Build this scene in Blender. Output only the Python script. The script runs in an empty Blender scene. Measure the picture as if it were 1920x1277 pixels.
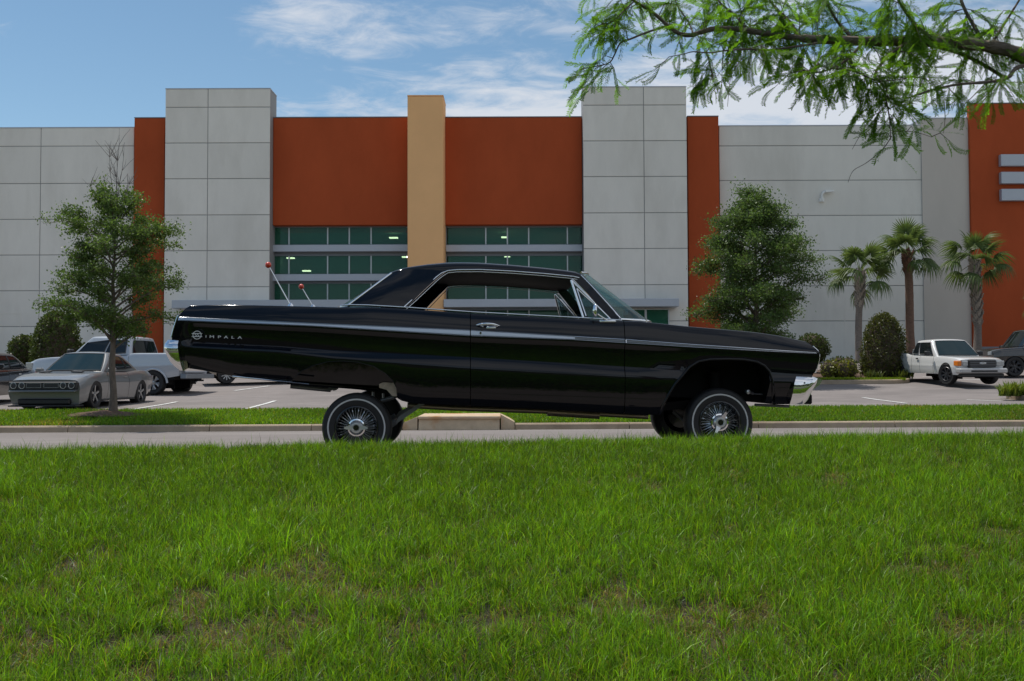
import bpy, math, random
import numpy as np
from mathutils import Vector, Matrix
random.seed(7)
RNG = np.random.default_rng(11)
S = bpy.context.scene
COL = S.collection
R = math.radians

# ------------------------------------------------------------------ camera
FPX = 1867.0                       # focal length in pixels of the 1920 px wide frame (35 mm lens)
HC = 0.73                          # eye height above the road under the big black car
PITCH = math.atan((700 - 638.5) / FPX)
ROLL = R(0.2)
fw = Vector((0, math.cos(PITCH), math.sin(PITCH)))
up0 = Vector((0, -math.sin(PITCH), math.cos(PITCH)))
rt0 = Vector((1, 0, 0))
rt = rt0 * math.cos(ROLL) - up0 * math.sin(ROLL)
up = up0 * math.cos(ROLL) + rt0 * math.sin(ROLL)
cam_d = bpy.data.cameras.new('camera')
cam = bpy.data.objects.new('camera', cam_d)
COL.objects.link(cam)
cam.matrix_world = Matrix(((rt.x, up.x, -fw.x, 0), (rt.y, up.y, -fw.y, 0), (rt.z, up.z, -fw.z, HC), (0, 0, 0, 1)))
cam_d.sensor_width = 36.0
cam_d.lens = FPX / 1920 * 36.0
cam_d.clip_start = 0.05
cam_d.clip_end = 3000
S.camera = cam

# ------------------------------------------------------------------ light, sky, exposure
SUN_EL, SUN_AZ = R(66), math.atan2(-0.72, 0.69)      # azimuth from +Y (away from the camera) towards +X
sd = Vector((math.sin(SUN_AZ) * math.cos(SUN_EL), math.cos(SUN_AZ) * math.cos(SUN_EL), math.sin(SUN_EL)))
sun_d = bpy.data.lights.new('sun', 'SUN')
sun_d.energy = 3.7
sun_d.angle = R(0.6)
sun_d.color = (1.0, 0.95, 0.87)
sun = bpy.data.objects.new('sun', sun_d)
COL.objects.link(sun)
sun.rotation_euler = sd.to_track_quat('Z', 'Y').to_euler()
SKY_STRENGTH = 0.106
W = bpy.data.worlds.new('World')
S.world = W
W.use_nodes = True
wn, wl = W.node_tree.nodes, W.node_tree.links
wn.clear()
w_out = wn.new('ShaderNodeOutputWorld')
w_bg = wn.new('ShaderNodeBackground')
w_bg.inputs['Strength'].default_value = SKY_STRENGTH
sky = wn.new('ShaderNodeTexSky')
sky.sky_type = 'NISHITA'
sky.sun_disc = False
sky.sun_elevation = SUN_EL
sky.sun_rotation = SUN_AZ
sky.air_density = 1.0
sky.dust_density = 0.0
sky.ozone_density = 1.2
tc = wn.new('ShaderNodeTexCoord')
sep = wn.new('ShaderNodeSeparateXYZ')
wl.new(tc.outputs['Generated'], sep.inputs[0])


def wmath(op, a, b=None, c=None, clamp=False):
    n = wn.new('ShaderNodeMath')
    n.operation = op
    n.use_clamp = clamp
    for k, v in enumerate((a, b, c)):
        if v is None:
            continue
        if isinstance(v, (int, float)):
            n.inputs[k].default_value = v
        else:
            wl.new(v, n.inputs[k])
    return n.outputs[0]


# clouds lie on a plane overhead: direction / height gives the place on it
zc = wmath('ADD', wmath('MAXIMUM', sep.outputs['Z'], 0.0), 0.10)
cx = wmath('DIVIDE', sep.outputs['X'], zc)
cy = wmath('DIVIDE', sep.outputs['Y'], zc)
comb = wn.new('ShaderNodeCombineXYZ')
wl.new(cx, comb.inputs[0])
wl.new(cy, comb.inputs[1])


def wnoise(scale, detail, rough, off, stretch=(1, 1, 1), rot=0.0, dist=0.0):
    m = wn.new('ShaderNodeMapping')
    m.inputs['Location'].default_value = off
    m.inputs['Rotation'].default_value = (0, 0, rot)
    m.inputs['Scale'].default_value = stretch
    wl.new(comb.outputs[0], m.inputs[0])
    n = wn.new('ShaderNodeTexNoise')
    n.inputs['Scale'].default_value = scale
    n.inputs['Detail'].default_value = detail
    n.inputs['Roughness'].default_value = rough
    n.inputs['Distortion'].default_value = dist
    wl.new(m.outputs[0], n.inputs['Vector'])
    return n.outputs['Fac']


def wramp(v, a, b):
    n = wn.new('ShaderNodeMapRange')
    n.interpolation_type = 'SMOOTHSTEP'
    n.inputs['From Min'].default_value = a
    n.inputs['From Max'].default_value = b
    wl.new(v, n.inputs['Value'])
    return n.outputs[0]


fine = wnoise(7.5, 8, 0.66, (3.1, 1.7, 0), (0.75, 1.0, 1), R(-18), 0.5)
broad = wnoise(1.5, 4, 0.55, (2.3, 6.4, 0), (0.8, 1.25, 1), R(-14), 0.3)
# more cloud towards the right of the view (+X), thin streaks in the middle, clear to the left
side = wramp(cx, -1.1, 1.0)
cover = wmath('ADD', wmath('MULTIPLY', broad, 0.95), wmath('MULTIPLY', side, 0.24))
dens = wmath('ADD', wmath('MULTIPLY', fine, 0.55), cover)
cl = wramp(dens, 0.762, 1.06)
cl = wmath('MULTIPLY', cl, 0.85)
mix = wn.new('ShaderNodeMix')
mix.data_type = 'RGBA'
wl.new(cl, mix.inputs['Factor'])
skyhs = wn.new('ShaderNodeHueSaturation')
skyhs.inputs['Saturation'].default_value = 1.04
skyhs.inputs['Value'].default_value = 0.88
skyhs.inputs['Hue'].default_value = 0.490
wl.new(sky.outputs[0], skyhs.inputs['Color'])
wl.new(skyhs.outputs[0], mix.inputs['A'])
mix.inputs['B'].default_value = (6.3, 6.5, 6.9, 1)
wl.new(mix.outputs['Result'], w_bg.inputs['Color'])
wl.new(w_bg.outputs[0], w_out.inputs['Surface'])

S.view_settings.view_transform = 'Standard'
S.view_settings.look = 'None'
S.view_settings.gamma = 1.0
S.view_settings.use_curve_mapping = False
S.view_settings.exposure = 0.15


# ------------------------------------------------------------------ helpers
def ray(px, py):
    return fw * FPX + rt * (px - 960.0) + up * (638.5 - py)


def at(px, py, Y):
    """the world point at depth Y seen at a place of the photograph"""
    d = ray(px, py)
    k = Y / d.y
    return Vector((d.x * k, Y, HC + d.z * k))


def zat(py, Y, px=960):
    return at(px, py, Y).z


def xat(px, Y, py=500):
    return at(px, py, Y).x


def tag(o, label=None, cat=None, group=None, kind=None):
    if label: o['label'] = label
    if cat: o['category'] = cat
    if group: o['group'] = group
    if kind: o['kind'] = kind
    return o


def empty(name, loc=(0, 0, 0), rz=0.0, parent=None):
    o = bpy.data.objects.new(name, None)
    o.empty_display_size = 0.2
    COL.objects.link(o)
    o.location = loc
    o.rotation_euler = (0, 0, rz)
    if parent: o.parent = parent
    return o


class MB:
    def __init__(s):
        s.v, s.f = [], []

    def add(s, vs, fs):
        b = len(s.v)
        s.v += [tuple(p) for p in vs]
        s.f += [tuple(i + b for i in f) for f in fs]
        return s

    def box(s, x0, x1, y0, y1, z0, z1):
        vs = [(x, y, z) for z in (z0, z1) for y in (y0, y1) for x in (x0, x1)]
        return s.add(vs, [(0, 2, 3, 1), (4, 5, 7, 6), (0, 1, 5, 4), (2, 6, 7, 3), (0, 4, 6, 2), (1, 3, 7, 5)])

    def bbox(s, x0, x1, y0, y1, z0, z1, b):
        """box with chamfered edges"""
        vs, idx = [], {}
        for ix, x in enumerate((x0, x1)):
            for iy, y in enumerate((y0, y1)):
                for iz, z in enumerate((z0, z1)):
                    sx, sy, sz = (1, -1)[ix], (1, -1)[iy], (1, -1)[iz]
                    for a in range(3):
                        p = [x + sx * b, y + sy * b, z + sz * b]
                        p[a] = (x, y, z)[a]
                        idx[(ix, iy, iz, a)] = len(vs)
                        vs.append(p)
        fs = []
        for a in range(3):
            o = [i for i in range(3) if i != a]
            for sgn in (0, 1):
                q = []
                for (p, r) in ((0, 0), (1, 0), (1, 1), (0, 1)):
                    k = [0, 0, 0]
                    k[a] = sgn; k[o[0]] = p; k[o[1]] = r
                    q.append(idx[(*k, a)])
                fs.append(tuple(q))
        for a in range(3):          # edges along axis a
            o = [i for i in range(3) if i != a]
            for p in (0, 1):
                for r in (0, 1):
                    k0, k1 = [0, 0, 0], [0, 0, 0]
                    k0[o[0]] = k1[o[0]] = p; k0[o[1]] = k1[o[1]] = r
                    k1[a] = 1
                    fs.append((idx[(*k0, o[0])], idx[(*k1, o[0])], idx[(*k1, o[1])], idx[(*k0, o[1])]))
        for ix in (0, 1):
            for iy in (0, 1):
                for iz in (0, 1):
                    fs.append(tuple(idx[(ix, iy, iz, a)] for a in range(3)))
        return s.add(vs, fs)

    def tube(s, pts, r, n=8, caps=True):
        pts = [Vector(p) for p in pts]
        if not hasattr(r, '__len__'): r = [r] * len(pts)
        vs, fs = [], []
        ref = None
        for i, p in enumerate(pts):
            d = (pts[min(i + 1, len(pts) - 1)] - pts[max(i - 1, 0)]).normalized()
            if ref is None:
                ref = Vector((0, 0, 1)) if abs(d.z) < 0.9 else Vector((1, 0, 0))
            a = d.cross(ref).normalized()
            b = a.cross(d).normalized()
            ref = b
            for k in range(n):
                t = 2 * math.pi * k / n
                vs.append(p + (a * math.cos(t) + b * math.sin(t)) * r[i])
        for i in range(len(pts) - 1):
            for k in range(n):
                k2 = (k + 1) % n
                fs.append((i * n + k, i * n + k2, (i + 1) * n + k2, (i + 1) * n + k))
        if caps:
            fs.append(tuple(range(n - 1, -1, -1)))
            fs.append(tuple((len(pts) - 1) * n + k for k in range(n)))
        return s.add(vs, fs)

    def lathe(s, prof, n=32, c=(0, 0, 0), axis='y', close=False):
        """prof: (radius, along); axis y or z or x"""
        vs, fs = [], []
        for (r, a) in prof:
            for k in range(n):
                t = 2 * math.pi * k / n
                p, q = r * math.cos(t), r * math.sin(t)
                w = {'y': (p, a, q), 'z': (p, q, a), 'x': (a, p, q)}[axis]
                vs.append((w[0] + c[0], w[1] + c[1], w[2] + c[2]))
        m = len(prof)
        for i in range(m if close else m - 1):
            i2 = (i + 1) % m
            for k in range(n):
                k2 = (k + 1) % n
                fs.append((i * n + k, i * n + k2, i2 * n + k2, i2 * n + k))
        return s.add(vs, fs)

    def prism(s, poly, d):
        """closed planar polygon (3-D points) extruded along vector d"""
        n = len(poly)
        d = Vector(d)
        vs = [Vector(p) for p in poly] + [Vector(p) + d for p in poly]
        fs = [tuple(range(n)), tuple(range(2 * n - 1, n - 1, -1))]
        fs += [(i, i + n, (i + 1) % n + n, (i + 1) % n) for i in range(n)]
        return s.add(vs, fs)

    def grid(s, rows):
        n = len(rows[0])
        vs = [p for r in rows for p in r]
        fs = [(i * n + k, i * n + k + 1, (i + 1) * n + k + 1, (i + 1) * n + k) for i in range(len(rows) - 1) for k in range(n - 1)]
        return s.add(vs, fs)

    def build(s, name, mat, parent=None, smooth=None, solid=0.0, recalc=True):
        me = bpy.data.meshes.new(name)
        me.from_pydata(s.v, [], s.f)
        if recalc:
            import bmesh
            bm = bmesh.new()
            bm.from_mesh(me)
            bmesh.ops.recalc_face_normals(bm, faces=bm.faces)
            bm.to_mesh(me)
            bm.free()
        if smooth is not None:
            me.shade_smooth()
            me.set_sharp_from_angle(angle=R(smooth))
        return link(name, me, mat, parent)


def link(name, me, mat, parent=None, loc=None):
    o = bpy.data.objects.new(name, me)
    COL.objects.link(o)
    if mat is not None and not me.materials: me.materials.append(mat)
    if parent: o.parent = parent
    if loc is not None: o.location = loc
    return o


def copy_tree(o, parent=None):
    c = o.copy()
    COL.objects.link(c)
    c.parent = parent
    for ch in list(o.children):
        copy_tree(ch, c)
    return c


def fastmesh(name, V, F, col=None):
    """V (n,3), F (m,k) arrays, col (n,3) vertex tint"""
    me = bpy.data.meshes.new(name)
    V = np.asarray(V, dtype=np.float32)
    F = np.asarray(F, dtype=np.int32)
    m, k = F.shape
    me.vertices.add(len(V))
    me.vertices.foreach_set('co', V.ravel())
    me.loops.add(m * k)
    me.loops.foreach_set('vertex_index', F.ravel())
    me.polygons.add(m)
    me.polygons.foreach_set('loop_start', np.arange(0, m * k, k, dtype=np.int32))
    if col is not None:
        a = me.color_attributes.new('tint', 'FLOAT_COLOR', 'POINT')
        c4 = np.ones((len(V), 4), dtype=np.float32)
        c4[:, :3] = col
        a.data.foreach_set('color', c4.ravel())
    me.update(calc_edges=True)
    return me


# ------------------------------------------------------------------ materials
def mat(name, col, rough=0.5, metal=0.0, spec=0.5, coat=0.0, var=0.0, vscale=1.0, bump=0.0, bscale=40.0, emit=None,
        var2=None, v2scale=0.3, rand=0.0, stretch=(1, 1, 1), coord='Position'):
    m = bpy.data.materials.new(name)
    m.use_nodes = True
    n, l = m.node_tree.nodes, m.node_tree.links
    p = n['Principled BSDF']
    p.inputs['Base Color'].default_value = (*col, 1)
    p.inputs['Roughness'].default_value = rough
    p.inputs['Metallic'].default_value = metal
    p.inputs['Specular IOR Level'].default_value = spec
    p.inputs['Coat Weight'].default_value = coat
    p.inputs['Coat Roughness'].default_value = 0.02
    if emit:
        p.inputs['Emission Color'].default_value = (*emit[:3], 1)
        p.inputs['Emission Strength'].default_value = emit[3]
    if var or bump or var2:
        if coord == 'Position':
            g = n.new('ShaderNodeNewGeometry').outputs['Position']
        else:
            g = n.new('ShaderNodeTexCoord').outputs['Object']
        mp = n.new('ShaderNodeMapping')
        mp.inputs['Scale'].default_value = stretch
        l.new(g, mp.inputs[0])
        g = mp.outputs[0]
    cur = None
    if var:
        t = n.new('ShaderNodeTexNoise')
        t.inputs['Scale'].default_value = vscale
        t.inputs['Detail'].default_value = 8
        t.inputs['Roughness'].default_value = 0.65
        l.new(g, t.inputs['Vector'])
        mr = n.new('ShaderNodeMapRange')
        mr.inputs['From Min'].default_value = 0.3
        mr.inputs['From Max'].default_value = 0.7
        mr.inputs['To Min'].default_value = 1 - var
        mr.inputs['To Max'].default_value = 1 + var
        l.new(t.outputs['Fac'], mr.inputs['Value'])
        mx = n.new('ShaderNodeVectorMath')
        mx.operation = 'SCALE'
        mx.inputs[0].default_value = col
        l.new(mr.outputs[0], mx.inputs['Scale'])
        cur = mx.outputs[0]
    if var2:
        t = n.new('ShaderNodeTexNoise')
        t.inputs['Scale'].default_value = v2scale
        t.inputs['Detail'].default_value = 6
        t.inputs['Roughness'].default_value = 0.6
        l.new(g, t.inputs['Vector'])
        mr = n.new('ShaderNodeMapRange')
        mr.inputs['From Min'].default_value = 0.48
        mr.inputs['From Max'].default_value = 0.68
        l.new(t.outputs['Fac'], mr.inputs['Value'])
        mx = n.new('ShaderNodeMix')
        mx.data_type = 'RGBA'
        l.new(mr.outputs[0], mx.inputs['Factor'])
        if cur: l.new(cur, mx.inputs['A'])
        else: mx.inputs['A'].default_value = (*col, 1)
        mx.inputs['B'].default_value = (*var2, 1)
        cur = mx.outputs['Result']
    if cur and rand:            # each piece a slightly different tone
        oi = n.new('ShaderNodeObjectInfo')
        mr = n.new('ShaderNodeMapRange')
        mr.inputs['To Min'].default_value = 1 - rand
        mr.inputs['To Max'].default_value = 1 + rand
        l.new(oi.outputs['Random'], mr.inputs['Value'])
        mx = n.new('ShaderNodeVectorMath')
        mx.operation = 'SCALE'
        l.new(cur, mx.inputs[0])
        l.new(mr.outputs[0], mx.inputs['Scale'])
        cur = mx.outputs[0]
    if cur: l.new(cur, p.inputs['Base Color'])
    if bump:
        t = n.new('ShaderNodeTexNoise')
        t.inputs['Scale'].default_value = bscale
        t.inputs['Detail'].default_value = 6
        l.new(g, t.inputs['Vector'])
        b = n.new('ShaderNodeBump')
        b.inputs['Strength'].default_value = bump
        b.inputs['Distance'].default_value = 0.02
        l.new(t.outputs['Fac'], b.inputs['Height'])
        l.new(b.outputs[0], p.inputs['Normal'])
    return m


def leafmat(name, col, trans=0.4, rough=0.45, tcol=None, spec=0.35):
    """leaf: colour times the mesh's tint attribute, part of the light passes through"""
    m = bpy.data.materials.new(name)
    m.use_nodes = True
    n, l = m.node_tree.nodes, m.node_tree.links
    p = n['Principled BSDF']
    p.inputs['Roughness'].default_value = rough
    p.inputs['Specular IOR Level'].default_value = spec
    a = n.new('ShaderNodeAttribute')
    a.attribute_name = 'tint'
    v = n.new('ShaderNodeVectorMath'); v.operation = 'MULTIPLY'
    v.inputs[1].default_value = col
    l.new(a.outputs['Vector'], v.inputs[0])
    l.new(v.outputs[0], p.inputs['Base Color'])
    t = n.new('ShaderNodeBsdfTranslucent')
    v2 = n.new('ShaderNodeVectorMath'); v2.operation = 'MULTIPLY'
    v2.inputs[1].default_value = tcol or (col[0] * 1.5, col[1] * 1.5, col[2] * 0.9)
    l.new(a.outputs['Vector'], v2.inputs[0])
    l.new(v2.outputs[0], t.inputs['Color'])
    mx = n.new('ShaderNodeMixShader')
    mx.inputs[0].default_value = trans
    l.new(p.outputs[0], mx.inputs[1])
    l.new(t.outputs[0], mx.inputs[2])
    l.new(mx.outputs[0], n['Material Output'].inputs['Surface'])
    return m


def glassmat(name, tint, through=0.5, rough=0.02, dark=(0.01, 0.02, 0.02), coat=0.0):
    """thin pane: a reflecting surface over a tinted see-through sheet"""
    m = bpy.data.materials.new(name)
    m.use_nodes = True
    n, l = m.node_tree.nodes, m.node_tree.links
    p = n['Principled BSDF']
    p.inputs['Base Color'].default_value = (*dark, 1)
    p.inputs['Roughness'].default_value = rough
    p.inputs['IOR'].default_value = 1.52
    t = n.new('ShaderNodeBsdfTransparent')
    t.inputs['Color'].default_value = (*tint, 1)
    mx = n.new('ShaderNodeMixShader')
    mx.inputs[0].default_value = through
    l.new(p.outputs[0], mx.inputs[1])
    l.new(t.outputs[0], mx.inputs[2])
    l.new(mx.outputs[0], n['Material Output'].inputs['Surface'])
    return m


M = {}
M['panel'] = mat('painted_concrete', (0.79, 0.755, 0.69), 0.8, var=0.05, vscale=0.8, var2=(0.70, 0.665, 0.60), v2scale=0.5, rand=0.035, bump=0.08, bscale=30, spec=0.2, stretch=(1, 1, 0.35))
M['panel_warm'] = mat('painted_concrete_warm', (0.59, 0.535, 0.475), 0.8, var=0.04, vscale=0.6, bump=0.08, bscale=30, spec=0.2, stretch=(1, 1, 0.35))
M['joint'] = mat('joint_sealant', (0.30, 0.30, 0.30), 0.9)
M['orange'] = mat('orange_stucco', (0.43, 0.082, 0.027), 0.85, var=0.09, vscale=0.7, bump=0.15, bscale=25, spec=0.15, stretch=(1, 1, 0.5))
M['tan'] = mat('tan_stucco', (0.90, 0.515, 0.24), 0.85, var=0.04, vscale=0.5, bump=0.15, bscale=25, spec=0.15)
M['alu'] = mat('painted_aluminium', (0.46, 0.49, 0.54), 0.45, metal=0.2, var=0.03, vscale=0.8)
M['alu_dark'] = mat('dark_aluminium', (0.20, 0.21, 0.23), 0.5, metal=0.2)
M['mullion'] = mat('mullion_aluminium', (0.55, 0.57, 0.58), 0.4, metal=0.3)
M['winglass'] = glassmat('green_glass', (0.66, 0.84, 0.72), 0.5, 0.02, (0.036, 0.160, 0.110))
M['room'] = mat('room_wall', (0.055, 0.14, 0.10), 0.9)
M['room_lamp'] = mat('ceiling_lamp', (0.9, 0.9, 0.8), 0.5, emit=(1.0, 0.88, 0.70, 6.0))
M['asphalt'] = mat('worn_asphalt', (0.180, 0.157, 0.147), 0.9, var=0.20, vscale=5.0, bump=0.3, bscale=120, var2=(0.225, 0.20, 0.188), v2scale=0.35, stretch=(0.35, 1, 1))
M['lot'] = mat('lot_asphalt', (0.20, 0.176, 0.167), 0.9, var=0.16, vscale=2.2, bump=0.3, bscale=90, var2=(0.150, 0.132, 0.125), v2scale=0.4, stretch=(0.6, 1, 1))
M['kerb'] = mat('kerb_concrete', (0.36, 0.28, 0.195), 0.85, var=0.14, vscale=3.0, bump=0.25, bscale=60, var2=(0.22, 0.155, 0.10), v2scale=0.45)
M['inlet'] = mat('inlet_concrete', (0.52, 0.40, 0.27), 0.85, var=0.16, vscale=4.0, bump=0.25, bscale=60, var2=(0.46, 0.22, 0.075), v2scale=1.4)
M['line'] = mat('road_paint', (0.62, 0.62, 0.60), 0.8, var=0.15, vscale=5)
M['soil'] = mat('soil_thatch', (0.026, 0.025, 0.012), 0.95, var=0.45, vscale=14, bump=0.6, bscale=50, var2=(0.070, 0.050, 0.030), v2scale=3.0)
M['turf'] = mat('turf', (0.045, 0.075, 0.018), 0.95, var=0.35, vscale=4, bump=0.5, bscale=30)
M['mulch'] = mat('mulch', (0.10, 0.058, 0.035), 0.95, var=0.4, vscale=9, bump=0.8, bscale=40)
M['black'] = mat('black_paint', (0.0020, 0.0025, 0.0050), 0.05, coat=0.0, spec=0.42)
M['black_satin'] = mat('black_satin', (0.012, 0.012, 0.014), 0.45)
M['under'] = mat('underbody', (0.005, 0.005, 0.0055), 0.7, spec=0.2)
M['hubsteel'] = mat('satin_hub', (0.62, 0.62, 0.63), 0.28, metal=0.75)
M['spoke'] = mat('bright_spokes', (0.80, 0.80, 0.80), 0.30, metal=0.8)
M['letter'] = mat('satin_letters', (0.75, 0.75, 0.74), 0.45, metal=0.3)
M['under_metal'] = mat('axle_steel', (0.22, 0.225, 0.235), 0.38, metal=0.5)
M['chrome'] = mat('chrome', (0.82, 0.83, 0.85), 0.05, metal=1.0)
M['trimfill'] = mat('brushed_trim', (0.50, 0.53, 0.58), 0.32, metal=0.9)
M['rubber'] = mat('tyre_rubber', (0.012, 0.012, 0.013), 0.65, bump=0.1, bscale=80)
M['white_rubber'] = mat('whitewall', (0.55, 0.55, 0.54), 0.6)
M['rim_dark'] = mat('rim_black', (0.006, 0.006, 0.007), 0.2, coat=0.5)
M['interior'] = mat('interior_vinyl', (0.010, 0.010, 0.011), 0.5)
M['headliner'] = mat('headliner', (0.030, 0.028, 0.027), 0.9, var=0.15, vscale=6)
M['autoglass'] = glassmat('tinted_windscreen', (0.52, 0.80, 0.78), 0.62, 0.01, (0.01, 0.03, 0.032))
M['ventglass'] = glassmat('vent_glass', (0.72, 0.86, 0.86), 0.72, 0.01, (0.02, 0.04, 0.04))
M['red_ball'] = mat('red_ball', (0.62, 0.045, 0.012), 0.3, coat=0.4)
M['red_lens'] = mat('red_lens', (0.35, 0.01, 0.01), 0.15, coat=0.6)
M['amber_lens'] = mat('amber_lens', (0.75, 0.20, 0.02), 0.15, coat=0.6)
M['clear_lens'] = mat('clear_lens', (0.45, 0.47, 0.48), 0.12, coat=0.8, metal=0.3)
M['darkglass'] = mat('dark_car_glass', (0.010, 0.014, 0.016), 0.03, spec=0.5)
M['tealglass'] = mat('teal_car_glass', (0.008, 0.024, 0.030), 0.03, spec=0.25)
M['plastic'] = mat('dark_plastic', (0.018, 0.019, 0.021), 0.5)
M['alloy'] = mat('alloy_wheel', (0.42, 0.43, 0.44), 0.3, metal=0.8)
M['alloy_dark'] = mat('dark_alloy_wheel', (0.05, 0.05, 0.055), 0.4, metal=0.5)
M['bark'] = mat('grey_bark', (0.13, 0.105, 0.085), 0.95, var=0.35, vscale=14, bump=0.8, bscale=35, stretch=(1, 1, 0.3))
M['bark_cyp'] = mat('cypress_bark', (0.15, 0.115, 0.09), 0.95, var=0.35, vscale=30, bump=0.9, bscale=60, stretch=(0.35, 1, 1))
M['twig'] = mat('twig', (0.085, 0.060, 0.042), 0.9)
M['deadtwig'] = mat('dead_twig', (0.16, 0.14, 0.125), 0.9)
M['palm_bark'] = mat('palm_bark', (0.20, 0.165, 0.14), 0.95, var=0.3, vscale=8, bump=0.7, bscale=30, stretch=(1, 1, 3))
M['palm_bark_red'] = mat('palm_bark_red', (0.165, 0.095, 0.065), 0.95, var=0.3, vscale=8, bump=0.7, bscale=30, stretch=(1, 1, 3))
M['boot'] = mat('palm_boots', (0.31, 0.265, 0.22), 0.95, var=0.35, vscale=9)
M['boot_red'] = mat('palm_boots_red', (0.16, 0.075, 0.045), 0.95, var=0.35, vscale=9)
M['leaf_oak'] = leafmat('oak_leaf', (0.084, 0.142, 0.040), 0.42)
M['leaf_dense'] = leafmat('holly_leaf', (0.080, 0.142, 0.046), 0.42)
M['leaf_bush'] = leafmat('bush_leaf', (0.060, 0.095, 0.024), 0.3)
M['leaf_egg'] = leafmat('clipped_leaf', (0.075, 0.095, 0.026), 0.3)
M['leaf_croton'] = leafmat('yellow_leaf', (0.16, 0.19, 0.035), 0.3)
M['leaf_lily'] = leafmat('strap_leaf', (0.12, 0.19, 0.03), 0.35)
M['leaf_palm'] = leafmat('palm_leaf', (0.085, 0.135, 0.045), 0.35, spec=0.35, rough=0.5)
M['leaf_cyp'] = leafmat('cypress_leaf', (0.070, 0.150, 0.012), 0.5, tcol=(0.19, 0.40, 0.015), spec=0.15, rough=0.6)
M['grass'] = leafmat('grass_blade', (0.092, 0.212, 0.008), 0.38, tcol=(0.20, 0.43, 0.009), rough=0.45, spec=0.35)
# ------------------------------------------------------------------ ground
YA = R(2.6)                         # the road and the black car run 2.6 degrees off the picture plane
_T = [-300, -40, 0, 3.1, 5.5, 6.6, 6.85, 7.1, 7.3, 10.3, 22.0, 22.3, 23.5, 24.8, 28, 32.75, 34.6, 37.7, 54, 700]
_Z = [-0.9, -0.8, -0.62, -0.235, 0.132, 0.236, 0.208, 0.06, 0.0, 0.0, -0.53, -0.385, -0.26, -0.155, -0.08, 0.08, 0.19, 0.38, 1.30, 1.30]


def zg(X, t):
    z = np.interp(t, _T, _Z)
    X = np.clip(X, -30, 30)
    z = z + X * np.interp(t, [-1, 3, 10.3, 20, 24.8, 34, 700], [0, 0.009, 0.009, 0, 0, 0.005, 0.005])
    return z


def tY(X, Y): return Y * math.cos(YA) - X * math.sin(YA)
def gz(X, Y): return float(zg(np.array(X), np.array(tY(X, Y))))
def yt(X, t): return (t + X * math.sin(YA)) / math.cos(YA)


def sheet(name, xs, ts, m, dz=0.0, kind='structure', rough=0.0):
    rows = []
    for t in ts:
        rows.append([(x, yt(x, t), float(zg(np.array(x), np.array(t))) + dz + (random.uniform(-rough, rough) if rough else 0)) for x in xs])
    o = MB().grid(rows).build(name, m, smooth=60)
    if kind: o['kind'] = kind
    return o


XW = [-420, -200, -100, -60, -40] + list(np.arange(-30, 30.1, 1.5)) + [40, 60, 100, 200, 420]
sheet('ground', XW, [-300, -150, -80, -40, -10, 0, 6, 10, 22, 24.8, 30, 38, 54, 80, 150, 300, 700], M['turf'], -0.12)
sheet('grass_bank', list(np.arange(-14, 14.1, 0.5)), [-8, -4, -2, 0, 1, 2] + list(np.arange(2.4, 7.12, 0.2)), M['soil'], -0.004)
sheet('road', [-90, -60, -40] + list(np.arange(-30, 30.1, 2)) + [40, 60, 90], [7.02, 7.3, 8.5, 10.3, 13, 16, 19, 21, 22.03], M['asphalt'], 0.0)
sheet('parking_lot', [-90, -60, -40] + list(np.arange(-30, 30.1, 2)) + [40, 60, 90], [24.78, 26, 28, 30, 32.75, 34.6, 37.7, 42, 48, 54, 58], M['lot'], 0.0)
sheet('verge', [-90, -60, -40] + list(np.arange(-30, 30.1, 2)) + [40, 60, 90], [22.28, 22.6, 23.5, 24.3, 24.8], M['turf'], 0.004)

# kerb between road and verge, cast in segments with open joints
kerb = empty('kerb', (0, 22, -0.5))
kerb['kind'] = 'structure'
KX = [-44, -40, -36, -32, -28, -24, -20.5, -17, -13.2, -9.62, -6.6, -4.4, -2.43]
KX2 = [0.06, 2.6, 5.5, 8.6, 11.7, 15, 18.3, 22, 26, 30, 34, 38, 42]


def kerb_seg(x0, x1, parent, t0=22.0, t1=22.3):
    m = MB()
    prof = [(t0 - 0.02, -0.02), (t0 - 0.006, 0.0), (t0 + 0.03, 0.125), (t0 + 0.055, 0.150), (t1, 0.150), (t1, -0.1)]
    g = 0.008
    rows = []
    for x in (x0 + g, x1 - g):
        rows.append([(x, yt(x, tt), float(zg(np.array(x), np.array(t0))) + dz - 22 * 0) for tt, dz in prof])
    m.grid(rows)
    m.add(rows[0], [tuple(range(len(prof)))]); m.add(rows[1], [tuple(range(len(prof)))])
    o = m.build('kerb_segment', M['kerb'], parent)
    o.matrix_parent_inverse = parent.matrix_world.inverted()
    return o


bpy.context.view_layer.update()
for xs in (KX, KX2):
    for a, b in zip(xs[:-1], xs[1:]): kerb_seg(a, b, kerb)
# concrete gutter strip in front of the kerb
sheet('gutter', list(np.arange(-44, 44.1, 2)), [21.55, 21.8, 22.02], mat('gutter_concrete', (0.225, 0.20, 0.185), 0.9, var=0.12, vscale=3), 0.005)

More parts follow.
